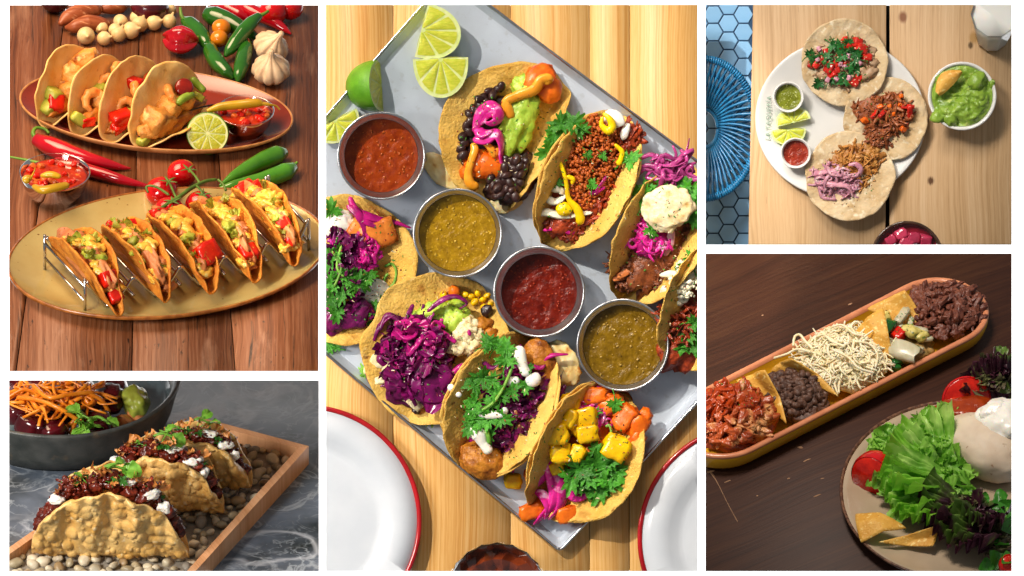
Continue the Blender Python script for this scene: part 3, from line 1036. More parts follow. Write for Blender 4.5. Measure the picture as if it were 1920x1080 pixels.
t.part('melted_cheese', blob(32, 20, 6, .25, 1.6, 12, 4).rot(rz=20), MATS['melted_cheese'], at=(950, 378, 16))

for m_, n_, sz_ in ((f_green, 46, 2.4), (f_red, 40, 2.0), (f_pale, 30, 2.2), (f_dark, 34, 1.8)):
    flecks(t, 950, 260, 96, 104, n_, m_, sz_, 950 + n_)

# 2: spiced crumb, herbs, yellow sauce
t = ctaco('soft taco with orange crumb topping, herbs and yellow sauce', 1100, 338, rad=143, a_neg=56, a_pos=58, seed=2)
t.part('second_tortilla', fold(rad=139, a_neg=52, a_pos=52, fr=18, th=2.4, wav=4, ws=.016, seed=22, nr=22, ns=90, yaw=YAW, rag=.03).ground(6), corn)
lump(t, 'braised_meat', meat_red, 1100, 340, 46, 118, 52, 38, YAW, .22, 3.2, 3)
t.lift = 20
heap(t, 'braised_meat', meat_red, 1135, 365, 44, frags(150, 30, 80, 18, 26, 9, 44), -28)
heap(t, 'braised_meat', meat_red, 1062, 420, 34, frags(90, 36, 28, 18, 30, 9, 4))
heap(t, 'braised_meat', meat_red, 1180, 262, 52, frags(70, 24, 36, 16, 30, 9, 5), -20)
heap(t, 'crumb_topping', crumb_orange, 1112, 292, 58, crumbs(800, 54, 80, 24, 4.4, 6), -12)
heap(t, 'crumb_topping', crumb_orange, 1098, 350, 52, crumbs(300, 40, 44, 18, 4.2, 8), -12)
herb(t, [(1052, 232, 92, 44, 200), (1076, 230, 90, 46, 150), (1040, 255, 88, 42, 240), (1030, 282, 84, 44, 210), (1062, 252, 80, 36, 60), (1050, 275, 76, 38, 300), (1042, 300, 72, 36, 250), (1086, 244, 84, 34, 20), (1040, 338, 66, 36, 230), (1110, 348, 80, 24, 90), (1102, 290, 86, 20), (1130, 292, 86, 18), (1180, 300, 84, 40, 30), (1035, 268, 70, 36, 100)], seed=1, tilt=16)
lump(t, 'sour_cream', crema, 1152, 222, 84, 22, 15, 10, -30, .15, 1.6, 4)
lump(t, 'sour_cream', crema, 1172, 248, 76, 8, 16, 7, -20, .2, 1.6, 5)
path(t, 'yellow_sauce', yellow_sauce, [(1130, 218, 98), (1128, 234, 98), (1140, 245, 98), (1148, 236, 98), (1142, 222, 100), (1130, 212, 98)], [3, 5, 8, 8, 6, 3], 10, 50, .8)
path(t, 'yellow_sauce', yellow_sauce, [(1152, 270, 86), (1166, 284, 84), (1164, 298, 82), (1158, 310, 80)], [3, 5, 5, 6], 10, 30, .8)
path(t, 'yellow_sauce', yellow_sauce, [(1047, 300, 84), (1056, 320, 82), (1062, 345, 78), (1066, 372, 72), (1082, 392, 70), (1088, 410, 66), (1083, 420, 62)], [4, 4, 4, 5, 8, 9, 8], 10, 50, .8)
path(t, 'yellow_sauce', yellow_sauce, [(1062, 330, 80), (1074, 336, 78), (1072, 346, 76)], [4, 5, 3], 10, 20, .8)
lump(t, 'yellow_sauce', yellow_sauce, 1058, 392, 66, 16, 13, 8, 0, .1, 1.4, 4)
for q in ([(1000, 402, 52), (1025, 398, 58), (1050, 404, 60), (1075, 402, 60), (1112, 398, 60)], [(1022, 372, 62), (1042, 378, 64), (1062, 366, 66)], [(1030, 352, 62), (1050, 356, 66), (1058, 366, 64)]):
    path(t, 'cabbage_strip', white_veg, q, [5, 8, 7, 8, 4], 6, 30, .22, twist=.8)
for q in ([(1018, 432, 46), (1045, 428, 50), (1072, 436, 48), (1076, 420, 52)], [(1135, 350, 72), (1120, 358, 76), (1132, 340, 78), (1138, 330, 74)], [(1104, 362, 72), (1125, 360, 72)]):
    path(t, 'radish_slice', magenta, q, [3, 5, 5, 3], 6, 26, .3)

for m_, n_, sz_ in ((f_green, 46, 2.4), (f_red, 40, 2.0), (f_pale, 30, 2.2), (f_dark, 34, 1.8)):
    flecks(t, 1100, 338, 96, 104, n_, m_, sz_, 1100 + n_)

# 3: pink onion, herbs, pork puff
t = ctaco('soft taco topped with a pale puffed pork rind and pink onions', 1238, 442, rad=142, a_neg=55, a_pos=58, seed=3)
lump(t, 'shredded_meat', meat_brown, 1238, 440, 42, 116, 50, 34, YAW, .25, 3, 3)
t.lift = 16
heap(t, 'shredded_meat', meat_brown, 1262, 470, 36, frags(150, 36, 80, 18, 30, 8, 45), -28)
heap(t, 'shredded_meat', meat_brown, 1180, 500, 30, frags(120, 38, 42, 20, 34, 8, 14), 0)
dice(t, 'meat_piece', mat('orange_meat', '#c8743a', '#a85424', vs=60, rough=.4, bump=.6), [(1172, 512, 50, 1.1, 30), (1160, 522, 46, .8, 10)], 30, 11, 10, seed=4, tilt=10)
lump(t, 'pickled_onion', magenta, 1222, 452, 52, 36, 34, 24, 20, .28, 2.6, 8)
heap(t, 'pickled_onion', pink, 1222, 446, 64, strands(34, 30, 30, 14, 46, 4.5, 7, .35, 1.6, 6, 14), 0)
heap(t, 'pickled_onion', mat('purple_onion', '#c04890', '#903068', vs=60, rough=.25, rnd=.2, sss=.2), 1262, 312, 74, strands(36, 42, 34, 18, 70, 4.2, 8, .4, 1.8, 6, 16), 0)
path(t, 'onion_ribbon', pink, [(1205, 470, 54), (1200, 500, 46), (1212, 514, 44), (1226, 508, 46), (1226, 494, 50)], [4, 6, 6, 6, 4], 8, 40, .35)
path(t, 'onion_ribbon', pale_pink, [(1260, 430, 70), (1256, 455, 66), (1246, 480, 58)], [6, 9, 5], 8, 30, .25)
g = blob(45, 43, 15, .16, 2.2, 21, 5, 4)
t.part('pork_puff', g, puff, at=(1253, 388, 92))
herb(t, [(1205, 365, 84, 44, 160), (1200, 385, 80, 42, 200), (1186, 392, 74, 36, 220), (1215, 350, 82, 36, 90), (1220, 432, 84, 30, 300), (1295, 360, 84, 46, 20), (1302, 385, 84, 40, 330), (1285, 345, 80, 34, 60), (1298, 408, 80, 40, 300), (1240, 340, 84, 26, 90)], seed=4, tilt=16)

for m_, n_, sz_ in ((f_green, 46, 2.4), (f_red, 40, 2.0), (f_pale, 30, 2.2), (f_dark, 34, 1.8)):
    flecks(t, 1225, 440, 96, 104, n_, m_, sz_, 1225 + n_)

# 4: crumbled cheese, at the right edge
t = ctaco('soft taco with crumbled white cheese at the right edge of the tray', 1332, 566, rad=140, a_neg=50, a_pos=57, seed=4)
lump(t, 'braised_meat', meat_red, 1312, 580, 36, 116, 52, 34, YAW, .25, 3, 5)
t.lift = 14
heap(t, 'braised_meat', meat_red, 1274, 600, 40, frags(120, 44, 46, 22, 30, 9, 15), 0)
heap(t, 'cheese_crumble', white_veg, 1292, 520, 70, crumbs(110, 32, 42, 16, 6, 4), -25)
dice(t, 'cheese_piece', white_veg, [(1248, 546, 62, 1.2), (1262, 556, 60, 1.1), (1272, 566, 62, 1), (1256, 562, 58, 1), (1282, 560, 64, 1.1)], 20, 16, 12, kind='blob', amp=.3)
path(t, 'cabbage_strip', white_veg, [(1236, 516, 66), (1256, 514, 72), (1276, 512, 72)], [3, 8, 4], 6, 24, .3)
herb(t, [(1300, 485, 84, 40, 100), (1290, 498, 80, 36, 200), (1256, 612, 52, 34, 100), (1290, 625, 54, 44, 60), (1300, 645, 50, 40, 300), (1282, 650, 46, 34, 220), (1280, 536, 78, 26, 20), (1300, 605, 60, 34, 10)], seed=6)

for m_, n_, sz_ in ((f_green, 46, 2.4), (f_red, 40, 2.0), (f_pale, 30, 2.2), (f_dark, 34, 1.8)):
    flecks(t, 1290, 560, 96, 104, n_, m_, sz_, 1290 + n_)

# 5: cabbage and herbs, at the left edge
t = ctaco('flat open taco with chicken, purple cabbage and herbs at the left edge', 645, 505, rad=141, a_neg=7, a_pos=7, fr=60, seed=5, wav=7)
dice(t, 'chicken_piece', mat('glazed_chicken', '#e88a34', '#c8641c', vs=50, rough=.35, bump=.4, bs=120), [(708, 440, 26, 1.2, 20), (668, 442, 26, 1, 60), (690, 425, 26, .9, 10)], 58, 42, 24, seed=1, tilt=8)
lump(t, 'sour_cream', crema, 632, 415, 24, 32, 26, 14, 10, .2, 1.6, 2)
heap(t, 'cabbage_shreds', purple, 640, 510, 24, strands(100, 46, 80, 26, 60, 5.0, 21, .28, 1.6, 6, 14), 0)
heap(t, 'cabbage_scraps', purple, 645, 510, 38, flakes(50, 44, 80, 22, 26, 7))
heap(t, 'cabbage_shreds', magenta, 684, 478, 40, strands(46, 28, 26, 18, 44, 4.5, 22, .45, 1.8, 6, 14), 0)
for q in ([(655, 368, 34), (668, 395, 40), (690, 405, 40), (715, 412, 34), (745, 418, 26), (772, 428, 20)], [(662, 385, 40), (682, 410, 42), (702, 422, 40), (718, 432, 34)], [(650, 385, 38), (672, 402, 44), (684, 430, 42), (680, 455, 44)], [(640, 440, 44), (630, 460, 46), (640, 480, 48)]):
    path(t, 'cabbage_ribbon', magenta, q, [4, 8, 9, 7, 5, 3], 8, 40, .3, twist=.8)
lump(t, 'cabbage_leaf', purple, 664, 590, 34, 36, 26, 10, 20, .25, 1.8, 6)
lump(t, 'cabbage_leaf', purple, 625, 600, 30, 26, 22, 12, 80, .3, 1.8, 7)
t.part('radish_slice', blob(30, 24, 3, .05, 1.4, 3, 3), mat('radish_flesh', '#eee8dc', '#dcdcc8', rough=.3, sss=.3), at=(702, 545, 28), rot=(12, 10, 0))
path(t, 'scallion_ring', herb_pale, [(720, 500, 26), (735, 495, 26), (743, 510, 24), (738, 532, 22), (724, 540, 22), (720, 525, 24), (728, 512, 26)], 2.6, 6, 40)
herb(t, [(622, 395, 42, 40, 100), (618, 480, 60, 46, 250), (634, 470, 58, 30, 200), (638, 512, 62, 34, 200), (652, 520, 62, 40, 20), (672, 530, 58, 46, 340), (690, 520, 54, 34, 30), (620, 530, 60, 40, 190), (640, 548, 58, 40, 260), (618, 560, 54, 44, 200), (630, 585, 50, 36, 270), (655, 545, 58, 30, 60), (700, 580, 30, 34, 320), (690, 600, 22, 30, 300), (616, 645, 16, 40, 160), (632, 640, 16, 36, 20)], seed=9, tilt=20)
for q in ([(622, 470, 66), (640, 500, 68), (626, 540, 64)], [(640, 460, 66), (632, 500, 66), (645, 520, 66)]):
    path(t, 'herb_stalk', herb_pale, q, 2.6, 6, 24)

for m_, n_, sz_ in ((f_green, 46, 2.4), (f_red, 40, 2.0), (f_pale, 30, 2.2), (f_dark, 34, 1.8)):
    flecks(t, 670, 500, 96, 104, n_, m_, sz_, 670 + n_)

# 6: red cabbage and cauliflower
t = ctaco('open taco heaped with dark red cabbage, cauliflower and avocado', 832, 662, rad=143, a_neg=26, a_pos=13, off=-14, fr=30, seed=6)
lump(t, 'avocado_mash', guac, 808, 592, 34, 40, 24, 18, 25, .28, 2.4, 7)
lump(t, 'avocado_mash', guac, 850, 600, 34, 30, 34, 18, 0, .28, 2.4, 9)
for k, (x, y, s) in enumerate(((872, 626, 26), (886, 648, 22), (860, 648, 22), (892, 628, 18), (878, 608, 18))):
    lump(t, 'cauliflower_floret', cauli, x, y, 44, s, s * .9, s * .7, 0, .3, 3.4, 10 + k)
dice(t, 'pale_chunk', cauli, [(712, 672, 26, 1.1), (728, 690, 26, 1.2), (716, 706, 22, 1.1), (742, 676, 28, 1), (784, 752, 20, 1.1), (770, 745, 18, 1), (700, 690, 20, 1)], 34, 28, 20, seed=2, tilt=14)
dice(t, 'corn_kernel', mango, [(872, 552, 26), (884, 556, 26), (896, 550, 26), (905, 562, 28), (890, 566, 28), (914, 554, 28), (920, 570, 30), (906, 576, 30), (838, 560, 30), (832, 553, 28)], 15, 12, 11, kind='blob', amp=.1, seed=6)
dice(t, 'carrot_ball', sweet, [(852, 546, 32, 1)], 24, 22, 22, kind='blob', amp=.05)
dice(t, 'fried_piece', fried, [(908, 605, 36, 1.1), (920, 630, 40, 1.1), (900, 670, 46, .9), (787, 766, 18, .8)], 36, 30, 22, kind='blob', amp=.2, seed=3)
dice(t, 'charred_piece', bean, [(912, 582, 42, 1.3), (780, 768, 24, 1), (750, 630, 24, 2), (738, 640, 22, 2)], 20, 16, 12, kind='blob', amp=.3, seed=4)
lump(t, 'cabbage_bed', purple, 780, 690, 26, 66, 62, 22, 30, .28, 2.6, 14)
heap(t, 'cabbage_shreds', purple, 775, 665, 34, strands(80, 66, 74, 34, 70, 5.4, 31, .22, 1.9, 6, 18), 0)
heap(t, 'cabbage_scraps', purple, 780, 668, 44, flakes(70, 66, 74, 26, 30, 3))
heap(t, 'cabbage_scraps', magenta, 770, 650, 52, flakes(20, 56, 60, 22, 22, 5))
heap(t, 'cabbage_shreds', magenta, 790, 640, 62, strands(14, 44, 48, 10, 76, 5.4, 33, .22, 1.7, 6, 18), 0)
for q in ([(712, 620, 50), (725, 592, 52), (745, 598, 54), (750, 615, 56), (740, 650, 56)], [(700, 640, 40), (706, 620, 44), (722, 600, 50), (742, 590, 54)], [(800, 585, 66), (830, 562, 66), (855, 556, 64), (876, 568, 60), (860, 580, 58)], [(775, 570, 50), (762, 600, 60), (745, 640, 62)], [(684, 690, 20), (700, 720, 24), (730, 722, 30), (765, 735, 34)], [(690, 675, 24), (720, 700, 34), (760, 715, 40), (800, 700, 50)], [(745, 760, 20), (748, 735, 30), (740, 700, 44)]):
    path(t, 'cabbage_ribbon', purple, q, [3, 6, 6, 6, 3], 8, 44, .4, twist=1.6)
g = ruffle(84, 84, 3, .10, 30, 14, 4)
t.part('cabbage_leaf', g.rot(rz=70).move(10, -60, 0), mat('cabbage_leaf', '#8a1468', '#5c0c48', vs=30, rough=.22, rnd=.05, translucent=.2), at=(795, 715, 58))
t.part('cabbage_leaf', blob(44, 36, 8, .3, 1.6, 8, 4).rot(rz=10), MATS['cabbage_leaf'], at=(812, 716, 58))
path(t, 'cabbage_ribbon', magenta, [(848, 700, 56), (862, 690, 58), (874, 684, 58)], [5, 7, 6], 8, 20, .6)
path(t, 'cabbage_ribbon', magenta, [(878, 618, 66), (882, 630, 66)], [3, 4, 3], 8, 10, .6)
herb(t, [(685, 700, 14, 30, 120), (812, 775, 14, 40, 250), (800, 770, 14, 34, 200)], herb_pale, seed=2)

for m_, n_, sz_ in ((f_green, 46, 2.4), (f_red, 40, 2.0), (f_pale, 30, 2.2), (f_dark, 34, 1.8)):
    flecks(t, 815, 650, 96, 104, n_, m_, sz_, 815 + n_)

# 7: cream, herbs, fried fish
t = ctaco('soft taco with sour cream drops, big herb leaves and a fried patty', 942, 762, rad=141, a_neg=50, a_pos=47, fr=26, seed=7)
t.part('second_tortilla', fold(rad=138, a_neg=46, a_pos=42, fr=28, th=2.4, wav=4, ws=.016, seed=27, nr=22, ns=90, yaw=YAW, rag=.03).ground(6), corn)
lump(t, 'cabbage_bed', purple, 956, 766, 36, 110, 62, 26, YAW, .3, 4, 3)
heap(t, 'cabbage_shreds', purple, 990, 775, 46, strands(120, 42, 92, 26, 60, 5.0, 48, .25, 1.8, 6, 14), -28)
lump(t, 'fried_piece', fried, 1010, 800, 60, 30, 22, 16, 50, .25, 2.4, 9)
lump(t, 'pale_chunk', cauli, 1030, 760, 62, 22, 18, 14, 50, .3, 2.4, 10)
t.lift = 12
heap(t, 'cabbage_shreds', purple, 985, 765, 36, strands(110, 44, 84, 18, 56, 5.0, 46, .25, 1.7, 6, 14), -28)
heap(t, 'cabbage_shreds', magenta, 975, 750, 50, strands(30, 44, 84, 10, 56, 4.4, 47, .25, 1.7, 6, 14), -28)
heap(t, 'cabbage_shreds', purple, 945, 755, 40, strands(120, 52, 76, 26, 60, 4.6, 41, .28, 1.6, 6, 14), -20)
heap(t, 'cabbage_scraps', purple, 975, 768, 56, flakes(60, 46, 84, 18, 24, 9), -28)
g = blob(46, 34, 26, .10, 2.2, 4, 5, 4)
t.part('fried_patty', g.rot(rz=-25), fried, at=(905, 862, 40))
t.part('fried_patty', blob(36, 28, 20, .12, 2.2, 6, 4).rot(rz=-60), fried, at=(1012, 668, 52))
lump(t, 'melted_cheese', MATS['melted_cheese'], 1055, 680, 30, 30, 44, 12, 20, .25, 2, 4)
lump(t, 'fried_piece', fried, 1020, 700, 48, 20, 26, 14, 0, .2, 2, 5)
dice(t, 'chickpea', mat('chickpea', '#b0713a', '#8c5226', rough=.35, vs=40), [(968, 776, 64, 1), (978, 800, 58, .9), (1000, 750, 58, 1.2), (985, 726, 60, 1.1)], 24, 20, 18, kind='blob', amp=.15)
for q, r in (([(972, 648, 88), (975, 668, 90), (982, 690, 90), (990, 705, 88)], [12, 12, 9, 10]), ([(985, 712, 84), (1000, 712, 86), (1010, 700, 84)], [12, 14, 9]), ([(948, 712, 84), (962, 716, 84), (972, 708, 84)], [8, 10, 8])):
    path(t, 'sour_cream', crema, q, r, 12, 34, .75)
path(t, 'sour_cream', crema, [(876, 806, 72), (896, 814, 76), (906, 832, 74), (920, 850, 70)], [10, 15, 9, 10], 12, 40, .7)
path(t, 'sour_cream', crema, [(895, 775, 80), (915, 778, 82), (940, 776, 80), (950, 764, 80)], [6, 8, 8, 6], 12, 40, .7)
dice(t, 'cream_drop', crema, [(846, 727, 92, 1), (860, 740, 86, .8), (836, 752, 80, .7)], 15, 14, 12, kind='blob', amp=.05)
lf = [(905, 708, 92, 46, 190), (890, 722, 88, 40, 170), (925, 715, 90, 36, 200), (948, 675, 94, 44, 85), (950, 652, 92, 36, 100), (918, 640, 84, 34, 140), (930, 650, 82, 32, 60), (912, 650, 80, 28, 20), (915, 785, 84, 44, 5), (940, 784, 82, 40, 350), (895, 790, 82, 40, 20), (885, 768, 84, 40, 250), (882, 800, 80, 36, 240), (890, 752, 82, 34, 200), (960, 735, 90, 36, 60), (940, 745, 88, 34, 80), (985, 726, 88, 30, 20), (920, 760, 84, 34, 120), (915, 815, 76, 30, 280), (990, 690, 90, 22, 30), (930, 735, 90, 34, 150)]
herb(t, lf, seed=12, tilt=14)
path(t, 'herb_stalk', herb_pale, [(960, 690, 96), (945, 725, 94), (925, 755, 92), (900, 772, 88)], 3.2, 6, 30)
path(t, 'herb_stalk', herb_pale, [(912, 805, 82), (916, 820, 80), (917, 832, 76)], 4, 6, 20)
for q in ([(970, 780, 62), (968, 820, 54), (964, 860, 40), (962, 888, 26)], [(860, 690, 60), (885, 684, 66), (905, 690, 66)], [(1000, 690, 70), (1030, 668, 66), (1066, 664, 60)], [(1000, 740, 62), (1020, 745, 58), (1036, 738, 54)], [(985, 680, 74), (1012, 690, 70), (1024, 676, 66)], [(875, 682, 60), (900, 676, 64), (922, 690, 66), (935, 680, 66)]):
    path(t, 'cabbage_ribbon', magenta if q[0][0] > 980 else purple, q, [3, 5, 5, 3], 8, 34, .45, twist=1)

for m_, n_, sz_ in ((f_green, 46, 2.4), (f_red, 40, 2.0), (f_pale, 30, 2.2), (f_dark, 34, 1.8)):
    flecks(t, 945, 765, 96, 104, n_, m_, sz_, 945 + n_)

# 8: mango, sweet potato
t = ctaco('soft taco with yellow mango chunks and pink onion at the tray corner', 1072, 838, rad=141, a_neg=26, a_pos=66, off=14, fr=22, seed=8)
t.part('second_tortilla', fold(rad=138, a_neg=23, a_pos=60, off=12, fr=24, th=2.4, wav=4, ws=.016, seed=28, nr=22, ns=90, yaw=YAW, rag=.03).ground(6), corn)
t.lift = 6
lump(t, 'sweet_potato_mash', sweet, 1105, 850, 16, 112, 52, 20, YAW, .22, 2.6, 9)
dice(t, 'sweet_potato', sweet, [(1118, 742, 44, 1.2, 10), (1148, 758, 44, 1.2, 30), (1135, 752, 36, 1.1, 70), (1172, 785, 48, 1.3, 50), (1196, 800, 46, 1.2, 65), (1190, 830, 44, 1.1, 55), (1205, 785, 44, 1, 50), (1112, 775, 40, 1, 20), (1160, 770, 40, 1, 0), (1002, 890, 30, 1, 10), (996, 958, 22, 1.1, 20), (1012, 950, 20, .9, 60), (1066, 962, 22, 1.2, 15), (1045, 880, 34, 1, 0)], 38, 27, 22, seed=8, soft=.5, amp=.22, tilt=18)
lump(t, 'pickled_onion', magenta, 1110, 770, 38, 46, 24, 16, 60, .28, 2.6, 8)
heap(t, 'pickled_onion', pink, 1112, 770, 50, strands(24, 36, 26, 10, 50, 4.5, 17, .35, 1.6, 6, 14), 0)
for q in ([(1015, 830, 60), (1025, 870, 54), (1035, 905, 46), (1038, 940, 38), (1015, 970, 28), (1000, 985, 22)], [(1030, 850, 56), (1045, 890, 50), (1055, 925, 42), (1048, 955, 34), (1028, 975, 28)], [(1002, 920, 34), (1020, 930, 42), (1030, 950, 38), (1022, 975, 28)], [(1020, 850, 56), (1018, 890, 48), (1005, 915, 38)], [(1040, 900, 46), (1042, 940, 42), (1030, 962, 34)], [(1058, 905, 38), (1075, 930, 36), (1096, 925, 36), (1105, 905, 38)]):
    path(t, 'onion_ribbon', pink, q, [4, 9, 11, 12, 9, 4], 8, 50, .28, twist=.9)
heap(t, 'cabbage_shreds', purple, 1090, 900, 24, strands(40, 40, 30, 12, 50, 3.6, 44, .5, 1.6, 6, 14), 0)
dice(t, 'mango_chunk', mango, [(1044, 815, 74, 1.25, 5), (1050, 850, 70, 1.15, 0), (1068, 785, 70, 1.0, 60), (1098, 783, 66, 1.15, 10), (1102, 813, 68, 1.05, 12), (1083, 850, 68, .9, 60), (1154, 842, 62, 1.45, 150), (1044, 878, 56, .7, 20), (1070, 760, 58, 1.1, 80), (1088, 800, 56, 1, 40), (962, 902, 12, .9, 0)], 36, 32, 22, seed=4, soft=.42, amp=.18, tilt=14)
herb(t, [(1085, 880, 66, 60, 230), (1072, 895, 60, 54, 260), (1100, 888, 64, 60, 200), (1122, 872, 66, 60, 60), (1140, 890, 60, 62, 330), (1150, 905, 54, 50, 300), (1128, 910, 56, 60, 250), (1110, 915, 52, 50, 290), (1118, 850, 66, 40, 100), (1140, 868, 64, 40, 20), (1090, 905, 56, 44, 240), (1156, 920, 46, 40, 320), (1120, 930, 46, 40, 270), (1153, 758, 60, 34, 280), (1098, 780, 50, 40, 60), (1115, 775, 62, 26, 30), (1150, 880, 60, 44, 10), (1165, 900, 50, 36, 0)], seed=21, tilt=18)
path(t, 'scallion_ring', herb_pale, [(1135, 800, 60), (1142, 798, 62), (1146, 808, 62), (1142, 816, 60)], 2.6, 6, 20)

for m_, n_, sz_ in ((f_green, 46, 2.4), (f_red, 40, 2.0), (f_pale, 30, 2.2), (f_dark, 34, 1.8)):
    flecks(t, 1085, 845, 96, 104, n_, m_, sz_, 1085 + n_)

# --- enamel plates
enamel = mat('white_enamel', '#c2c6ce', '#babfc8', vs=14, rough=.18, rnd=.01, coat=.3)
red_rim = mat('red_enamel_rim', '#a8141c', '#8c0c14', vs=20, rough=.2, rnd=.02, coat=.4, spots=[('#2a1210', 26, .72, .75)])
for (px, py, rr, lab) in ((572, 977, 219, 'white enamel plate with red rim at the lower left of the tray'), (1412, 1010, 217, 'white enamel plate with red rim at the lower right of the tray')):
    t = Thing(P, 'enamel_plate', lab, 'plate', px, py, 0, 'enamel plates on the pine table')
    t.part('plate_dish', lathe([(0, 6), (40, 6), (80, 6), (110, 6), (rr - 86, 6), (rr - 84, 6.1), (rr - 74, 8), (rr - 60, 17), (rr - 50, 20), (rr - 9, 27), (rr - 9, 24), (rr - 60, 14), (rr - 84, 2), (0, 2)], 160), enamel)
    t.part('plate_rim', lathe([(rr - 9.5, 26.5), (rr - 8, 29), (rr - 4, 30), (rr - .5, 28.5), (rr, 26), (rr - 1, 24), (rr - 6, 23.4), (rr - 9.5, 24.2)], 160, close=True), red_rim)

# --- cut glass of amber drink
t = Thing(P, 'tumbler', 'cut glass tumbler of amber drink at the bottom edge', 'glass', 932, 1112, 0)
n, rows = 40, 9
v = []
for k in range(rows):
    z = 6 + 78 * k / (rows - 1); rr = 84 + 11 * k / (rows - 1)
    for i in range(n):
        a = 2 * math.pi * (i + .5 * (k % 2)) / n
        q = rr - (2.5 if (i + k // 2) % 2 else 0)
        v.append((q * math.cos(a), q * math.sin(a), z))
f = []
for k in range(rows - 1):
    for i in range(n):
        j = (i + 1) % n
        a, b, c, d = k * n + i, k * n + j, (k + 1) * n + j, (k + 1) * n + i
        f += [(a, b, d), (b, c, d)] if k % 2 == 0 else [(a, b, c), (a, c, d)]
t.part('cut_wall', Geo(v, f), mat('amber_glass', '#5a2410', '#34100a', vs=30, rough=.06, rnd=0, spec=.9, coat=.6), smooth=False)
t.part('lip', lathe([(95, 84), (95.5, 88), (94, 90), (91.5, 88), (91, 80)], 96), glass('clear_glass'))
# facets of the base seen through the drink
v, f = [], []
for k, (rr, z) in enumerate(((0, 52), (22, 58), (44, 50), (64, 62), (80, 56), (91, 74))):
    for i in range(24):
        a = 2 * math.pi * (i + .5 * (k % 2)) / 24
        v.append((rr * math.cos(a), rr * math.sin(a), z + (4 if i % 2 else -3)))
for k in range(5):
    for i in range(24):
        j = (i + 1) % 24
        a, b, c, d = k * 24 + i, k * 24 + j, (k + 1) * 24 + j, (k + 1) * 24 + i
        f += [(a, b, d), (b, c, d)] if k % 2 == 0 else [(a, b, c), (a, c, d)]
t.part('drink', Geo(v, f), mat('amber_drink', '#7a3216', '#4a1a0c', vs=30, rough=.05, rnd=0, spec=.9, coat=.5), smooth=False)
# ================================================================== cafe table with the white plate
P = P_TR
plank_wood = wood('cafe_planks', [(.32, '#8a6842'), (.48, '#aa865c'), (.62, '#c09c72'), (.8, '#ceae88')], across=210, along=1.6, rough=.6, bump=.3, ring=.35, rnd=.05, fine=900, drift=.04,
                  knots=[(733, 427, 8, '#7a4a26'), (866, 388, 9, '#a8824e'), (785, 120, 6, '#5a3a20'), (860, 374, 5, '#5e4426')], wear=[('#6e5230', 220, 14, .66, .76)])
t = Thing(P, 'table', 'sunlit brown plank table with one black gap under the white plate', 'table', 1600, 459, 0)
t.part('plank', prism([(1403 - 960, 0), (1660.5 - 960, 0), (1661.5 - 960, 450), (1412 - 960, 450)], -34, 0, 2), plank_wood, uvw=(0, 0, 0))
t.part('plank', prism([(1667.5 - 960, 0), (937, 0), (937, 450), (1668 - 960, 450)], -34, 0, 2), plank_wood, uvw=(0, 0, 0))
t.part('gap_backing', box(1650 - 960, 1, -60, 1680 - 960, 449, -36), mat('gap_shade_black', '#0c0a08', rough=.9, rnd=0), uvw=(0, 0, 0))  # added black strip, the shade in the plank gap put in as colour
# blue hexagon tiles far below
fl = Thing(P, 'floor', 'pale blue hexagon tiled floor beside the plank table', None, 1366, 459, -190, kind='structure')
fl.part('grout', box(-44, 0, -20, 120, 450, 0), mat('grout', '#2c4a6a', rough=.9, rnd=0), uvw=(1366 - 960, 0, -190))
tile_m = mat('blue_tile', '#86b4dc', '#78a8d4', vs=8, rough=.3, rnd=.06)
hexg = prism([(17.4 * math.cos(R(60 * k)), 17.4 * math.sin(R(60 * k))) for k in range(6)], 0, 2, .6)
hm = mesh_of('tile', hexg, tile_m, False)
for i in range(-3, 4):
    for j in range(-1, 17):
        x, y = 1366 + i * 28.4, 20 + j * 32.8 + (16.4 if i % 2 else 0) - 9
        if 1306 < x < 1416 and -20 < y < 480: fl.part('tile', None, None, at=(x, y, -190 + .2), mesh=hm)
# woven chair
wick = mat('blue_wicker', '#2478aa', '#185c8a', vs=40, rough=.35, rnd=.18)
t = Thing(P, 'wicker_chair', 'round blue woven chair seat tucked under the plank table', 'chair', 1322, 242, -120)
cx, cy, rx, ry, ix, iy = 1320, 241, 100, 131, 26, 36
for k in range(58):
    a = 2 * math.pi * k / 58
    b = a + .22
    ex, ey = cx + rx * math.cos(a), cy - ry * math.sin(a)
    if ex < 1318: continue
    path(t, 'strand', wick, [(cx + ix * math.cos(b), cy - iy * math.sin(b), -128), (cx + 60 * math.cos(a + .1), cy - 82 * math.sin(a + .1), -112), (ex, ey, -100)], 2.5, 6, 12)
for k in range(58):
    a = 2 * math.pi * (k + .5) / 58
    b = a - .22
    ex, ey = cx + rx * math.cos(a), cy - ry * math.sin(a)
    if ex < 1318: continue
    path(t, 'strand', wick, [(cx + ix * math.cos(b), cy - iy * math.sin(b), -134), (cx + 60 * math.cos(a - .1), cy - 82 * math.sin(a - .1), -124), (ex, ey, -106)], 2.3, 6, 12)
for rr, r2, w, rad in ((rx, ry, -102, 5.5), (ix, iy, -130, 4)):
    pts = [(cx + rr * math.cos(2 * math.pi * k / 60), cy - r2 * math.sin(2 * math.pi * k / 60), w) for k in range(61)]
    path(t, 'hoop', wick, pts, rad, 8, 120)
for k in range(150):
    a = 2 * math.pi * k / 150
    ex, ey = cx + rx * math.cos(a), cy - ry * math.sin(a)
    if ex < 1320: continue
    nx, ny = math.cos(a), -math.sin(a)
    pts = [(ex + nx * 6.6 * math.cos(q), ey + ny * 6.6 * math.cos(q), -102 + 6.6 * math.sin(q)) for q in np.linspace(0, 2 * math.pi, 9)]
    path(t, 'wrap', wick, pts, 2.0, 5, 12)

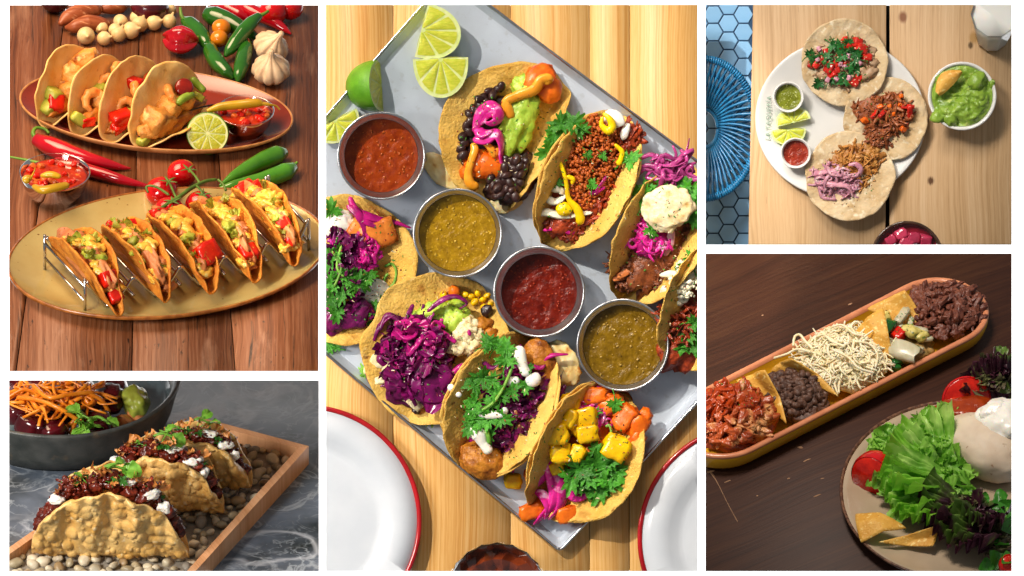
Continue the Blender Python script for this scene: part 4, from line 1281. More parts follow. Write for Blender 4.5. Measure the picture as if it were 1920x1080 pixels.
# plate
china = mat('white_china', '#dedcd8', '#d6d4d0', vs=10, rough=.16, rnd=0, coat=.3)
t = Thing(P, 'dinner_plate', 'large round white plate with green lettering on the plank table', 'plate', 1576, 223, 0)
rr = 160
g = lathe([(0, 7), (104, 7), (114, 8.5), (128, 12), (152, 17), (157, 18.5), (160, 17), (158, 14.5), (128, 7), (108, 2), (0, 2)], 160)
g.v[:, 1] *= .935
dish = t.part('plate_dish', g, china)
fc = bpy.data.curves.new('lettering', 'FONT'); fc.body = 'LA TAQUERÍA'; fc.size = .0118; fc.extrude = .00012; fc.align_x = 'CENTER'; fc.align_y = 'CENTER'; fc.space_character = 1.15
fo = bpy.data.objects.new('lettering_source', fc); COL.objects.link(fo)
bpy.context.view_layer.update()
me = bpy.data.meshes.new_from_object(fo.evaluated_get(bpy.context.evaluated_depsgraph_get()))
bpy.data.objects.remove(fo, do_unlink=True)
me.materials.clear(); me.materials.append(mat('plate_print', '#7c9a86', rough=.4, rnd=0))
t.part('lettering', None, None, at=(1441, 221, 18.2), rot=(0, 0, 88), mesh=me, parent=dish)

def flat_taco(label, px, py, w, rad, seed, **k):
    t = Thing(P, 'open_taco', label, 'taco', px, py, w, 'open tacos on the white plate')
    a = dict(rad=rad, a_neg=5, a_pos=5, fr=70, th=2.4, wav=4.5, ws=.022, seed=seed, nr=24, ns=100, yaw=30, rag=.035)
    a.update(k)
    t.part('tortilla', fold(**a).ground(0), pale_corn)
    return t


pork = mat('pulled_pork', '#b89878', '#94704e', vs=70, rough=.45, bump=.5, bs=150, rnd=.15, sss=.1)
beef = mat('pulled_beef', '#a05a30', '#743818', vs=70, rough=.4, bump=.6, bs=150, rnd=.15)
chix = mat('pulled_chicken', '#bc8440', '#9c6024', vs=70, rough=.4, bump=.6, bs=150, rnd=.15)
carrot = mat('carrot', '#f0701c', '#dc5a10', vs=40, rough=.3, rnd=.1, sss=.2)
salsa_tom = mat('diced_tomato', '#d02c20', '#b01c14', vs=50, rough=.22, rnd=.2, sss=.25)
# middle one first: it lies lowest
t = flat_taco('open taco of dark pulled beef with carrot bits, middle right of the plate', 1660, 224, 13, 80, 3)
lump(t, 'pulled_beef', beef, 1652, 214, 24, 46, 28, 9, -20, .3, 2.6, 3)
heap(t, 'pulled_beef', beef, 1666, 212, 22, frags(170, 44, 36, 18, 28, 7, 51), 0)
heap(t, 'pulled_beef', beef, 1616, 206, 20, frags(50, 22, 16, 9, 24, 6, 52), 0)
heap(t, 'pulled_beef', beef, 1646, 258, 20, frags(80, 28, 20, 11, 24, 6, 53), 0)
dice(t, 'carrot_piece', carrot, [(1650, 200, 40), (1668, 199, 42, .7), (1693, 242, 36, 1.1), (1622, 226, 34, 1.2), (1676, 214, 42, .7), (1688, 196, 38, .7), (1690, 180, 36, .8)], 11, 9, 7, seed=2, soft=.45, amp=.18)
dice(t, 'pepper_strip', salsa_tom, [(1656, 212, 42, 1), (1706, 210, 36, 1.2), (1640, 214, 38, .8), (1702, 200, 36, 1)], 26, 8, 7, seed=3)
for m_, n_ in ((f_red, 50), (f_green, 30), (f_dark, 40)):
    flecks(t, 1660, 222, 52, 52, n_, m_, 1.6, n_)
t = flat_taco('open taco with tomato and herb salsa at the top of the plate', 1583, 117, 19, 82, 2)
lump(t, 'pulled_pork', pork, 1582, 112, 22, 56, 40, 8, 10, .3, 2.6, 5)
heap(t, 'pulled_pork', pork, 1580, 116, 22, frags(120, 60, 46, 11, 30, 9, 61), 0)
rg = random.Random(11)
dice(t, 'tomato_dice', salsa_tom, [(1530, 122), (1549, 98), (1540, 112), (1556, 128, 36, 1.5), (1560, 138, 36, 1.3), (1566, 120), (1548, 118), (1602, 82, 34, 1.1), (1614, 92, 34, 1.6), (1606, 100, 34, 1.1), (1592, 88), (1600, 154, 32, 1.3), (1612, 144, 32, 1), (1626, 108, 32, 1.3), (1590, 120), (1578, 92), (1575, 108), (1596, 112), (1570, 132), (1520, 121, 30), (1586, 76, 32, 1), (1608, 78, 32, 1.2)], 14, 12, 10, w=36, seed=7, tilt=35, soft=.4, amp=.18)
dice(t, 'onion_dice', pale_pink, [(1536, 92), (1533, 112), (1585, 126), (1552, 150), (1568, 148), (1590, 106), (1576, 120), (1592, 146), (1612, 118)], 10, 8, 6, w=42, seed=4)
dice(t, 'pork_piece', pork, [(1632, 134, 32, 1.3), (1622, 140, 32, 1.2), (1640, 118, 30, 1), (1545, 140, 30, 1.1)], 22, 15, 11, kind='blob', amp=.4, seed=5)
herb(t, [(1518, 102, 36, 24), (1526, 110, 38, 26), (1545, 108, 42, 26), (1552, 116, 42, 24), (1562, 84, 42, 28), (1572, 88, 42, 26), (1578, 104, 46, 26), (1582, 98, 44, 24), (1605, 108, 44, 28), (1600, 98, 44, 26), (1590, 78, 40, 22), (1596, 140, 38, 24), (1570, 144, 40, 26), (1580, 150, 38, 28), (1535, 156, 32, 24), (1556, 150, 36, 22), (1610, 130, 40, 22), (1592, 124, 42, 24)], mat('chopped_herb', '#2f7a34', '#1f5e24', vs=60, rough=.45, rnd=.25, translucent=.15), seed=31, tilt=28)
dice(t, 'carrot_piece', carrot, [(1617, 182, 8, 1.2)], 13, 12, 9, seed=3)
for m_, n_ in ((f_red, 40), (f_green, 80), (f_pale, 50)):
    flecks(t, 1580, 115, 62, 52, n_, m_, 1.8, n_)
t = flat_taco('open taco with pale pink pickled onion at the bottom of the plate', 1593, 330, 20, 84, 4)
lump(t, 'pulled_chicken', chix, 1606, 300, 22, 48, 28, 12, 20, .3, 2.6, 7)
heap(t, 'pulled_chicken', chix, 1606, 302, 20, frags(190, 46, 36, 18, 26, 6, 71), 0)
heap(t, 'pulled_chicken', chix, 1624, 330, 16, frags(60, 18, 32, 10, 26, 6, 72), 0)
heap(t, 'pickled_onion', pale_pink, 1570, 336, 24, strands(110, 42, 30, 14, 40, 3.6, 73, .45, 1.6, 6, 14), 0)
heap(t, 'pickled_onion', pale_pink, 1594, 366, 16, strands(26, 14, 20, 6, 36, 3.6, 74, .45, 1.2, 6, 14), 0)
for q in ([(1590, 310, 44), (1605, 308, 46), (1614, 318, 44), (1608, 330, 42), (1594, 332, 42)], [(1518, 322, 20), (1535, 325, 30), (1560, 320, 38), (1575, 330, 40)], [(1550, 312, 34), (1560, 325, 40), (1580, 330, 42)], [(1535, 340, 30), (1560, 345, 38), (1590, 350, 36), (1600, 370, 30)], [(1590, 380, 20), (1600, 392, 16), (1596, 372, 22)]):
    path(t, 'onion_ribbon', pale_pink, q, [3, 5, 6, 5, 3], 7, 34, .4, twist=.8)
herb(t, [(1597, 391, 24, 10)], seed=1)

for m_, n_ in ((f_red, 24), (f_green, 20), (f_dark, 40)):
    flecks(t, 1593, 330, 60, 60, n_, m_, 1.5, n_)
# paper cups and limes on the plate
paper = mat('white_paper_cup', '#e4e2de', '#dad8d4', vs=20, rough=.6, rnd=0)
cup(P, 'paper_cup', 'small white paper cup of green salsa on the plate', 1478, 182, 8, 29, 30, mat('tomatillo_salsa', '#7c8420', '#646a14', vs=60, rough=.25, bump=.5, bs=150, rnd=0, spots=[('#b8b858', 240, .64, .7)]), paper, .5, taper=.82, rimr=2, wall=1.5, seed=6, bits='#b0b460')
cup(P, 'paper_cup', 'small white paper cup of red salsa on the plate', 1492, 287, 8, 29, 30, mat('tomato_salsa', '#96301c', '#7c2012', vs=60, rough=.25, bump=.5, bs=150, rnd=0, spots=[('#c86a44', 240, .64, .7)]), paper, .5, taper=.82, rimr=2, wall=1.5, seed=7, bits='#b8563a')
lime_wedge(P, 'upper lime wedge showing its green peel between the paper cups', 1488, 230, 24, 33, 14, 42, 0, 80, 'lime wedges on the white plate', fat=.9)
lime_wedge(P, 'lower lime wedge between the paper cups with pale flesh up', 1478, 243, 22, 33, 4, -42, 0, 80, 'lime wedges on the white plate', fat=.9)

# guacamole bowl
t = Thing(P, 'dip_bowl', 'round white bowl of green guacamole with one chip in it', 'bowl', 1804, 180, 0)
t.part('bowl_wall', lathe([(0, 0), (40, 0), (46, 4), (62, 48), (64.5, 52), (64, 54), (61, 54.5), (58.5, 52), (44, 8), (0, 6)], 96), china)
g = lathe([(0, 50)] + [(57 * k / 26, 50) for k in range(1, 27)], 110)
q = np.hypot(g.v[:, 0], g.v[:, 1]) / 57
g.v[:, 2] += (11 * fbm(g.v * .035, 5, 4) + 5 * fbm(g.v * .11, 9, 3) + 6) * np.clip((1 - q) * 5, 0, 1)
t.part('guacamole', g, mat('guacamole', '#8aa83c', '#6a8c28', vs=50, rough=.3, bump=.6, bs=120, rnd=0, sss=.1, spots=[('#b4c468', 60, .6, .7), ('#8a6a30', 90, .7, .75)]))
dice(t, 'avocado_lump', MATS['guacamole'], [(1762, 216, 52, 1.2), (1782, 222, 54, 1.1), (1830, 150, 56, 1.3), (1772, 150, 54, 1.2), (1840, 190, 54, 1), (1860, 156, 52, .5)], 30, 24, 18, kind='blob', amp=.3, seed=3, tilt=15)
v, f = [], []
for i in range(15):
    s = i / 14
    for j in range(7):
        r = j / 6 - .5
        wd = 19 * math.sin(math.pi * min(.97, s * .9 + .08)) ** .7
        v.append((-30 + 62 * s, r * 2 * wd * .8 + 8 * math.sin(s * 3), 10 * math.cos(r * 2.6) + 6 * s))
for i in range(14):
    for j in range(6):
        a = i * 7 + j
        f.append((a, a + 1, a + 8, a + 7))
t.part('corn_chip', Geo(v, f).rot(rz=42), chip_m, at=(1780, 156, 62))

# drinks
t = Thing(P, 'milk_glass', 'faceted glass of white milk at the top right corner', 'glass', 1860, 70, 0)
def lean(g, sx, sy):
    g.v[:, 0] += g.v[:, 2] * sx; g.v[:, 1] += g.v[:, 2] * sy; return g
t.part('glass_wall', lean(lathe([(0, 0), (27, 0), (31, 3), (35, 40), (40, 80), (45, 120), (43, 120), (38, 80), (29, 8), (0, 7)], 10), .04, .36), glass('thin_glass', edge=.12), smooth=False)
t.part('milk', lean(lathe([(0, 6), (26.4, 6), (30.4, 10), (34, 40), (39, 80), (43.4, 112), (0, 112)], 10), .04, .36), mat('milk', '#e6e4de', rough=.3, rnd=0, sss=.3))
t = Thing(P, 'drink_glass', 'dark rimmed glass of red iced drink at the bottom edge', 'glass', 1701, 482, 0)
rim_m = mat('smoked_glass', '#4a3428', '#33221a', vs=20, rough=.08, rnd=0, coat=.5)
t.part('glass_wall', lathe([(0, 0), (56, 0), (60, 4), (66, 70), (68, 74), (66, 76), (62, 74), (56, 8), (0, 6)], 96), rim_m)
g = lathe([(0, 62)] + [(60 * k / 14, 62) for k in range(1, 15)], 80)
t.part('drink', g, mat('red_drink', '#8c1428', '#6a0c1c', vs=60, rough=.1, rnd=0, bump=.4, bs=80))
dice(t, 'ice_cube', mat('red_ice', '#b83a58', '#8c1c38', vs=40, rough=.08, rnd=.1, coat=.4), [(1690, 440, 66), (1712, 446, 66), (1672, 450, 66), (1735, 452, 64), (1700, 456, 68)], 24, 22, 20, seed=2, tilt=20)
# ================================================================== dark wood table with the yellow dish
P = P_BR
dark = wood('dark_boards', [(.3, '#1a0b05'), (.48, '#29140b'), (.62, '#371c11'), (.8, '#442717')], across=140, along=3, rot=58, rough=.55, bump=.25, ring=.4, rnd=.04, fine=380, drift=.05, wear=[('#7a5a44', 90, 50, .74, .79), ('#462817', 10, 2.5, .58, .78)], spec=.28)
t = Thing(P, 'table', 'dark brown scratched wooden table under the yellow dish', 'table', 1610, 1071, 0)
t.part('table_top', box(1323 - 960, 0, -30, 1897 - 960, P.depth, 0, .5), dark, uvw=(0, 0, 0))
scr = mat('bare_scratch', '#a07a5c', '#7a5840', vs=100, rough=.8, rnd=.1)
for q, r in (([(1332, 884), (1345, 905), (1365, 945), (1384, 980)], [3, 1.2, .8, .8, 1.4]), ([(1326, 886), (1340, 882)], [2, 3, 1]), ([(1495, 838), (1506, 840)], [2, 4, 2]), ([(1506, 866), (1514, 862), (1520, 860)], [1, 2, 1]), ([(1358, 905), (1370, 900)], [1, 1.6, 1]), ([(1525, 932), (1540, 926)], [1, 2.4, 1]), ([(1476, 898), (1482, 896)], [1.2, 2, 1]), ([(1538, 898), (1546, 896)], [1, 1.6, 1]), ([(1418, 930), (1422, 929)], [1, 2, 1]), ([(1590, 572), (1598, 568)], [1, 2.4, 1]), ([(1428, 592), (1432, 590)], [1, 2, 1])):
    path(t, 'scratch', scr, [(x, y, .15) for x, y in q], r, 6, 20, .12)

# long dish
dish_y = mat('mustard_glaze', '#e0a82a', '#d09418', vs=14, rough=.22, rnd=0, coat=.4)
dish_p = mat('terracotta_rim', '#cf8660', '#bd7450', vs=30, rough=.3, rnd=0, coat=.3)
t = Thing(P, 'serving_dish', 'long yellow oval ended dish with terracotta rim full of fillings', 'dish', 1570, 690, 0)
H = 44
c0 = P.uvw(1352, 792, H)[:2] - t.o[:2]; c1 = P.uvw(1757, 584, H)[:2] - t.o[:2]
hw = 97
ax = (c1 - c0) / np.linalg.norm(c1 - c0); pe = np.array([-ax[1], ax[0]])
def stad(d, z, n=20):
    out = []
    r = hw - d
    for k in range(n + 1):
        a = -math.pi / 2 + math.pi * k / n
        out.append(tuple(c1 + ax * r * math.cos(a) + pe * r * math.sin(a)) + (z,))
    for k in range(n + 1):
        a = math.pi / 2 + math.pi * k / n
        out.append(tuple(c0 + ax * r * math.cos(a) + pe * r * math.sin(a)) + (z,))
    return out
def rings(prof, cap0=False, cap1=False):
    v, f = [], []
    for d, z in prof: v += stad(d, z)
    n = len(stad(0, 0))
    for k in range(len(prof) - 1):
        for i in range(n):
            j = (i + 1) % n
            f.append((k * n + i, k * n + j, (k + 1) * n + j, (k + 1) * n + i))
    if cap0: f.append(tuple(range(n - 1, -1, -1)))
    if cap1: f.append(tuple((len(prof) - 1) * n + i for i in range(n)))
    return Geo(v, f)
t.part('dish_body', rings([(20, 0), (12, 3), (5, 12), (1, 26), (0, 37), (.5, 38)], cap0=True), dish_y)
t.part('dish_rim', rings([(.2, 37.5), (-.6, 41), (1.5, 44), (6, 45), (10, 43.5), (12.2, 39)]), dish_p)
t.part('dish_lining', rings([(11.8, 39.5), (16, 28), (23, 15), (34, 9), (50, 8)], cap1=True), dish_y)

def food(name, label, cat, px, py, group=None):
    return Thing(P, name, label, cat, px, py, 10, group)


# the fillings
shc = mat('saucy_chicken', '#b8562a', '#8c3414', vs=30, rough=.26, bump=.5, bs=120, rnd=.15, sss=.05, spots=[('#dc9c64', 24, .55, .66)])
t = food('shredded_chicken', 'heap of shredded chicken in red sauce at the near end of the dish', 'chicken', 1370, 790)
lump(t, 'chicken_mass', shc, 1372, 790, 32, 86, 74, 26, 38, .22, 2.6, 4, kind='stuff')
heap(t, 'chicken_shreds', shc, 1370, 785, 44, frags(260, 82, 74, 34, 36, 16, 81), 38)
heap(t, 'chicken_shreds', mat('sauce_red', '#a03a10', '#842808', vs=50, rough=.2, rnd=.1, bump=.4, bs=120), 1366, 765, 58, frags(70, 64, 58, 28, 32, 17, 82), 38)
dice(t, 'chicken_piece', mat('plain_chicken', '#e0a070', '#c47a44', vs=50, rough=.35, bump=.4, bs=120, rnd=.1, sss=.1), [(1385, 748, 72, 1.1), (1368, 742, 74, 1), (1420, 782, 56, .9), (1395, 800, 62, .9), (1350, 770, 66, .8), (1345, 825, 44, .9), (1440, 815, 44, .7)], 40, 14, 12, kind='blob', amp=.3, seed=3, tilt=20)

flecks(t, 1370, 785, 60, 70, 60, f_red, 2.2, 3)
flecks(t, 1370, 785, 60, 70, 30, f_green, 2, 4)

t = food('ground_beef', 'heap of brown ground beef between two chips in the dish', 'beef', 1490, 735)
gb = mat('ground_beef', '#6e4c3c', '#4a3026', vs=90, rough=.5, bump=.6, bs=150, rnd=.15)
lump(t, 'beef_mass', gb, 1490, 748, 26, 66, 52, 24, 128, .2, 2.6, 5, kind='stuff')
heap(t, 'beef_crumbs', gb, 1488, 742, 30, crumbs(600, 60, 62, 38, 8, 91, 2, .45), 0)

t = food('shredded_cheese', 'tangle of pale shredded cheese in the middle of the dish', 'cheese', 1575, 670)
ch = mat('shredded_cheese', '#f2e6c8', '#e6d4a8', vs=40, rough=.4, rnd=.06, sss=.3)
lump(t, 'cheese_mass', ch, 1584, 676, 36, 80, 76, 28, 38, .2, 2.4, 6, kind='stuff')
heap(t, 'cheese_shreds', ch, 1584, 672, 42, strands(680, 80, 76, 34, 62, 2.4, 92, 1, 2.0, 5, 14), 38)
for q in ([(1450, 672, 52), (1475, 664, 56), (1495, 655, 62), (1520, 660, 70)], [(1487, 650, 62), (1490, 632, 70), (1500, 628, 74), (1510, 640, 72), (1525, 655, 70)], [(1530, 632, 76), (1545, 628, 82), (1560, 640, 84), (1585, 650, 84)], [(1600, 640, 80), (1630, 645, 76), (1645, 665, 68), (1640, 690, 60), (1620, 715, 54)], [(1560, 612, 78), (1580, 610, 82), (1600, 625, 80), (1620, 630, 76)], [(1560, 655, 86), (1590, 670, 84), (1610, 690, 76), (1640, 700, 64)]):
    path(t, 'cheese_strand', ch, q, 2.6, 7, 40)

t = food('onion_salad', 'chopped onion, green pepper and tomato between two chips in the dish', 'salad', 1680, 640)
oni = mat('cut_onion', '#ddd6bc', '#c4bc98', vs=60, rough=.22, rnd=.06, sss=.3, stretch=((1, .2, 1), 60), translucent=.25)
lump(t, 'salad_bed', mat('salad_bed', '#b08a54', '#7c6a34', vs=70, rough=.35, bump=.4, rnd=.1), 1690, 640, 24, 50, 70, 22, 38, .25, 2.6, 7, kind='stuff')
# an onion ring section: open half cylinder
v, f = [], []
for i in range(10):
    for j in range(17):
        a = -1.9 + 3.8 * j / 16
        rr = 18 + 3 * math.sin(i * .4) + 2 * math.sin(j * .7)
        v.append((-27 + 54 * i / 9 + 2 * math.sin(j), rr * math.sin(a), rr * math.cos(a) * .8))
for i in range(9):
    for j in range(16):
        a = i * 17 + j
        f.append((a, a + 1, a + 18, a + 17))
t.part('onion_layer', Geo(v, f).rot(rz=-28), oni, at=(1698, 660, 52))
dice(t, 'onion_piece', oni, [(1692, 592, 62, 1.3, 60), (1725, 618, 58, 1, 0), (1735, 636, 48, .9, 10), (1676, 640, 46, .8), (1650, 610, 50, .9), (1708, 604, 54, .8), (1720, 660, 44, .9), (1660, 650, 48, .9), (1688, 612, 54, .7)], 32, 12, 8, seed=4, tilt=20)
dice(t, 'pepper_piece', mat('green_pepper', '#1c5a1c', '#123f12', vs=40, rough=.15, rnd=.1, coat=.3), [(1664, 615, 60, 1.2, 60), (1677, 672, 40, 1, 120), (1680, 685, 34, .9, 100), (1715, 652, 58, .5)], 34, 18, 12, seed=5, tilt=14)
dice(t, 'tomato_piece', tomato, [(1686, 627, 54, 1)], 26, 22, 16, seed=4)
dice(t, 'herbed_piece', mat('herbed_onion', '#d8c878', '#a8963c', vs=80, rough=.4, rnd=.05, spots=[('#4a5a20', 120, .58, .66)]), [(1712, 622, 58, 1.2), (1728, 630, 54, .9), (1656, 596, 52, 1)], 34, 26, 18, kind='blob', amp=.25, seed=6)

flecks(t, 1690, 640, 50, 50, 60, f_green, 2, 5)
flecks(t, 1690, 640, 50, 50, 50, f_dark, 1.6, 6)

t = food('pulled_beef', 'heap of dark pulled beef at the far end of the dish', 'beef', 1775, 590)
pb = mat('dark_pulled_beef', '#7c4634', '#562a20', vs=60, rough=.42, bump=.6, bs=140, rnd=.1)
lump(t, 'beef_mass', pb, 1772, 592, 28, 58, 48, 24, 38, .22, 2.6, 8, kind='stuff')
heap(t, 'beef_shreds', pb, 1772, 588, 34, frags(260, 72, 70, 36, 38, 15, 93), 38)
heap(t, 'beef_shreds', pb, 1740, 570, 34, frags(70, 32, 36, 24, 38, 15, 94), 38)

# chips standing between the fillings: three corners each, bowed
def chip(label, A, B, C, bow, seed=0, group='corn chips in the yellow dish', name='corn_chip'):
    a, b, c = (P.uvw(*q) for q in (A, B, C))
    ctr = (a + b + c) / 3
    o = a.copy()
    nrm = np.cross(b - a, c - a); nrm /= np.linalg.norm(nrm)
    n = 14
    v, idx = [], {}
    for i in range(n + 1):
        for j in range(n + 1 - i):
            s, q = i / n, j / n
            r = 1 - s - q
            # rounded corners
            p = a * r + b * s + c * q
            k = 27 * r * s * q
            p = ctr + (p - ctr) * (1 - .10 * max(r, s, q) ** 6)
            edge = min(r, s, q)
            p = p + nrm * bow * ((1 - max(r, s, q)) * 1.6 - .3 + .25 * math.sin(5 * s + 3 * q + seed))
            idx[i, j] = len(v); v.append(p)
    v = np.array(v)
    v = v + nrm * (1.2 * fbm(v * .05, seed, 3))[:, None]
    m = len(v)
    V = np.vstack([v + nrm * 1.1, v - nrm * 1.1])
    f = []
    for i in range(n):
        for j in range(n - i):
            x, y, z = idx[i, j], idx[i + 1, j], idx[i, j + 1]
            f += [(x, y, z), (x + m, z + m, y + m)]
            if j < n - i - 1:
                w = idx[i + 1, j + 1]
                f += [(y, w, z), (y + m, z + m, w + m)]
    bd = [idx[i, 0] for i in range(n + 1)] + [idx[n - j, j] for j in range(1, n + 1)] + [idx[0, n - k] for k in range(1, n)]
    for x, y in zip(bd, bd[1:] + bd[:1]): f.append((x, x + m, y + m, y))
    base = P.uvw(0, 0, 0) * 0
    lo = v[np.argmin(v[:, 2])]
    o = add_obj(name, mesh_of(name, Geo(V - lo, f), chip_m), P)
    o.matrix_world = P.M @ Matrix.Translation(lo * U)
    o['label'] = label; o['category'] = 'chip'; o['group'] = group
    return o


chip('corn chip standing between the red chicken and the ground beef', (1376, 712, 62), (1438, 690, 96), (1484, 802, 36), 22, 1)
chip('curled corn chip standing between the ground beef and the cheese', (1440, 694, 62), (1482, 668, 96), (1584, 744, 42), 22, 2)
chip('tall corn chip standing between the cheese and the onion salad', (1594, 625, 60), (1658, 572, 96), (1680, 694, 34), -24, 3)
chip('corn chip standing between the onion salad and the pulled beef', (1620, 580, 56), (1698, 540, 92), (1752, 636, 34), 14, 4)

# plate of salad
stone = mat('speckled_cream_glaze', '#b4a088', '#a8947c', vs=14, rough=.2, rnd=0, coat=.3)
rimb = mat('burnt_plate_rim', '#4a2c1e', '#7a543c', vs=130, rough=.4, rnd=0, lo=.42, hi=.6)
t = Thing(P, 'salad_plate', 'round cream plate with burnt brown rim at the lower right', 'plate', 1795, 938, 0)
def oval(prof, sx=1, sy=1, seg=140, sh=0):
    g = lathe(prof, seg)
    g.v[:, 0] *= sx; g.v[:, 1] = g.v[:, 1] * sy + g.v[:, 0] * sh
    return g
t.part('plate_dish', oval([(0, 9), (150, 9), (175, 11), (205, 20), (217, 26), (218, 23), (180, 6), (150, 2), (0, 2)], 1, 1.14), stone)
t.part('plate_rim', oval([(214.5, 24.6), (216.5, 28), (219.5, 28.6), (221, 26), (219.5, 23), (216, 21.5)], 1, 1.14), rimb)
salad_g = mat('green_lettuce', '#9cd848', '#70b830', vs=18, rough=.35, bump=.35, bs=70, rnd=.12, translucent=.4, spots=[('#c8f080', 14, .56, .68)])
salad_r = mat('red_lettuce', '#5c3040', '#3c1c2c', vs=24, rough=.35, bump=.35, bs=70, rnd=.15, translucent=.2, spots=[('#6a8a3a', 16, .55, .66)])
def sheet(name, label, cat, px, py, w, parts, group=None):
    t = Thing(P, name, label, cat, px, py, w, group)
    for (x, y, ww, wd, ht, seed, amp, rot, m, fq) in parts:
        t.part('leaf', ruffle(wd, ht, seed, amp, 110, 26, fq), m, at=(x, y, ww), rot=rot)
    return t


P_last = sheet('lettuce', 'bright green frilly lettuce leaf on the salad plate', 'lettuce', 1720, 900, 12, [
    (1800, 900, 34, 190, 150, 1, .10, (8, -12, 178), salad_g, 8), (1800, 910, 30, 190, 150, 4, .10, (-6, -10, 212), salad_g, 9),
    (1775, 880, 46, 150, 120, 7, .10, (0, -22, 128), salad_g, 8), (1770, 890, 50, 130, 110, 9, .10, (6, -16, 160), salad_g, 8), (1760, 920, 42, 120, 100, 12, .10, (6, -8, 215), salad_g, 9), (1790, 900, 52, 120, 120, 15, .10, (0, -14, 192), salad_g, 8)], 'lettuce leaves on the salad plate')
t = P_last
frill = mat('lettuce_frill', '#a4d85c', '#78b838', vs=40, rough=.38, bump=.4, bs=90, rnd=0, translucent=.4, spots=[('#d0ec98', 60, .58, .7), ('#5a9c28', 30, .60, .72)])
for k, (x, y, w, rx, ry, rz, n) in enumerate(((1668, 848, 30, 34, 60, 26, 50), (1690, 905, 26, 52, 70, 34, 80), (1730, 945, 24, 50, 50, 26, 60), (1735, 850, 44, 56, 60, 30, 70), (1760, 805, 46, 40, 40, 26, 40), (1790, 905, 40, 40, 50, 20, 34))):
    heap(t, 'lettuce_frill', frill, x, y, w, flakes(n, rx, ry, rz, 32, 40 + k))
P_back = sheet('lettuce', 'dark red frilly lettuce at the back of the salad plate', 'lettuce', 1868, 720, 12, [
    (1868, 745, 30, 100, 80, 2, .14, (0, -60, 100), salad_r, 8), (1850, 752, 26, 90, 70, 5, .14, (0, -50, 150), salad_r, 8), (1885, 750, 30, 90, 90, 8, .14, (0, -70, 80), salad_r, 8), (1860, 735, 40, 90, 70, 11, .14, (0, -50, 60), mat('bronze_lettuce', '#7c8050', '#5c4a40', vs=20, rough=.4, rnd=.1, translucent=.25), 8)], 'lettuce leaves on the salad plate')
heap(P_back, 'lettuce_frill', salad_r, 1866, 712, 50, flakes(60, 34, 40, 40, 26, 71))
heap(P_back, 'lettuce_frill', MATS['bronze_lettuce'], 1850, 725, 50, flakes(40, 30, 34, 34, 26, 72))
P_red = sheet('lettuce', 'dark red frilly lettuce at the front of the salad plate', 'lettuce', 1810, 985, 12, [
    (1830, 960, 34, 130, 110, 3, .15, (0, -20, 190), salad_r, 8), (1850, 980, 30, 130, 110, 6, .15, (0, -16, 230), salad_r, 8), (1860, 960, 36, 120, 90, 9, .15, (0, -30, 250), salad_r, 8), (1880, 990, 36, 120, 110, 13, .15, (0, -20, 215), salad_r, 8), (1800, 965, 26, 100, 80, 15, .15, (0, -14, 210), salad_r, 8)], 'lettuce leaves on the salad plate')
for k, (x, y, w, rx, ry, rz, n) in enumerate(((1815, 960, 26, 46, 44, 24, 50), (1850, 985, 26, 46, 60, 26, 60), (1880, 1010, 24, 30, 60, 24, 40))):
    heap(P_red, 'lettuce_frill', salad_r if k % 2 else mat('bronze_lettuce', '#7c8050'), x, y, w, flakes(n, rx, ry, rz, 28, 60 + k))
t = Thing(P, 'watercress', 'small round green watercress leaves at the right edge of the plate', 'watercress', 1880, 960, 12)
cress = mat('watercress_leaf', '#4c9c30', '#367c20', vs=30, rough=.35, rnd=.15, translucent=.25)
for k, (x, y, w, s) in enumerate(((1876, 930, 60, 17), (1890, 950, 56, 20), (1872, 955, 50, 12), (1892, 990, 50, 22), (1880, 1020, 44, 18), (1868, 1050, 34, 20), (1850, 1060, 28, 16), (1892, 1050, 40, 20), (1845, 935, 46, 12))):
    t.part('leaf', ruffle(s * 2, s * 1.9, k, .05, 18, 9, 2).move(-s, 0, 0), cress, at=(x, y, w), rot=(rngs.uniform(0, 50), rngs.uniform(-30, 30), rngs.uniform(0, 360)))
for q in ([(1876, 930, 58), (1884, 960, 40), (1888, 1000, 30)], [(1890, 950, 54), (1880, 990, 36), (1868, 1030, 24)], [(1868, 1050, 32), (1880, 1040, 26), (1895, 1020, 24)]):
    path(t, 'stalk', herb_pale, q, 3, 6, 24)
# wrap and cream
t = Thing(P, 'burrito', 'pale folded tortilla wrap with toasted spots on the salad plate', 'wrap', 1850, 850, 12)
t.part('wrap', blob(92, 66, 52, .06, 1.5, 3, 5).rot(rz=-40), mat('wrap_tortilla', '#d8c6b0', '#c8b29a', vs=20, rough=.6, bump=.2, bs=60, rnd=0, sss=.1, spots=[('#8a5a34', 50, .68, .76)]), at=(1850, 840, 46))
t.part('sauce', blob(60, 40, 20, .2, 2, 5, 4), MATS['sauce_red'], at=(1815, 775, 52))
t = Thing(P, 'sour_cream', 'thick white swirl of sour cream on top of the wrap', 'cream', 1878, 790, 90)
g = blob(62, 56, 40, .10, 1.6, 5, 5)
ang = np.arctan2(g.v[:, 1], g.v[:, 0])
g.v[:, 2] += 5 * np.sin(ang * 2 + g.v[:, 2] * .12) * (np.hypot(g.v[:, 0], g.v[:, 1]) / 62)
t.part('cream_mound', g.jitter(2.5, .05, 2, 3), crema, at=(1886, 800, 74))
t.part('cream_fold', blob(36, 30, 20, .25, 2.2, 8, 4), crema, at=(1872, 775, 96))
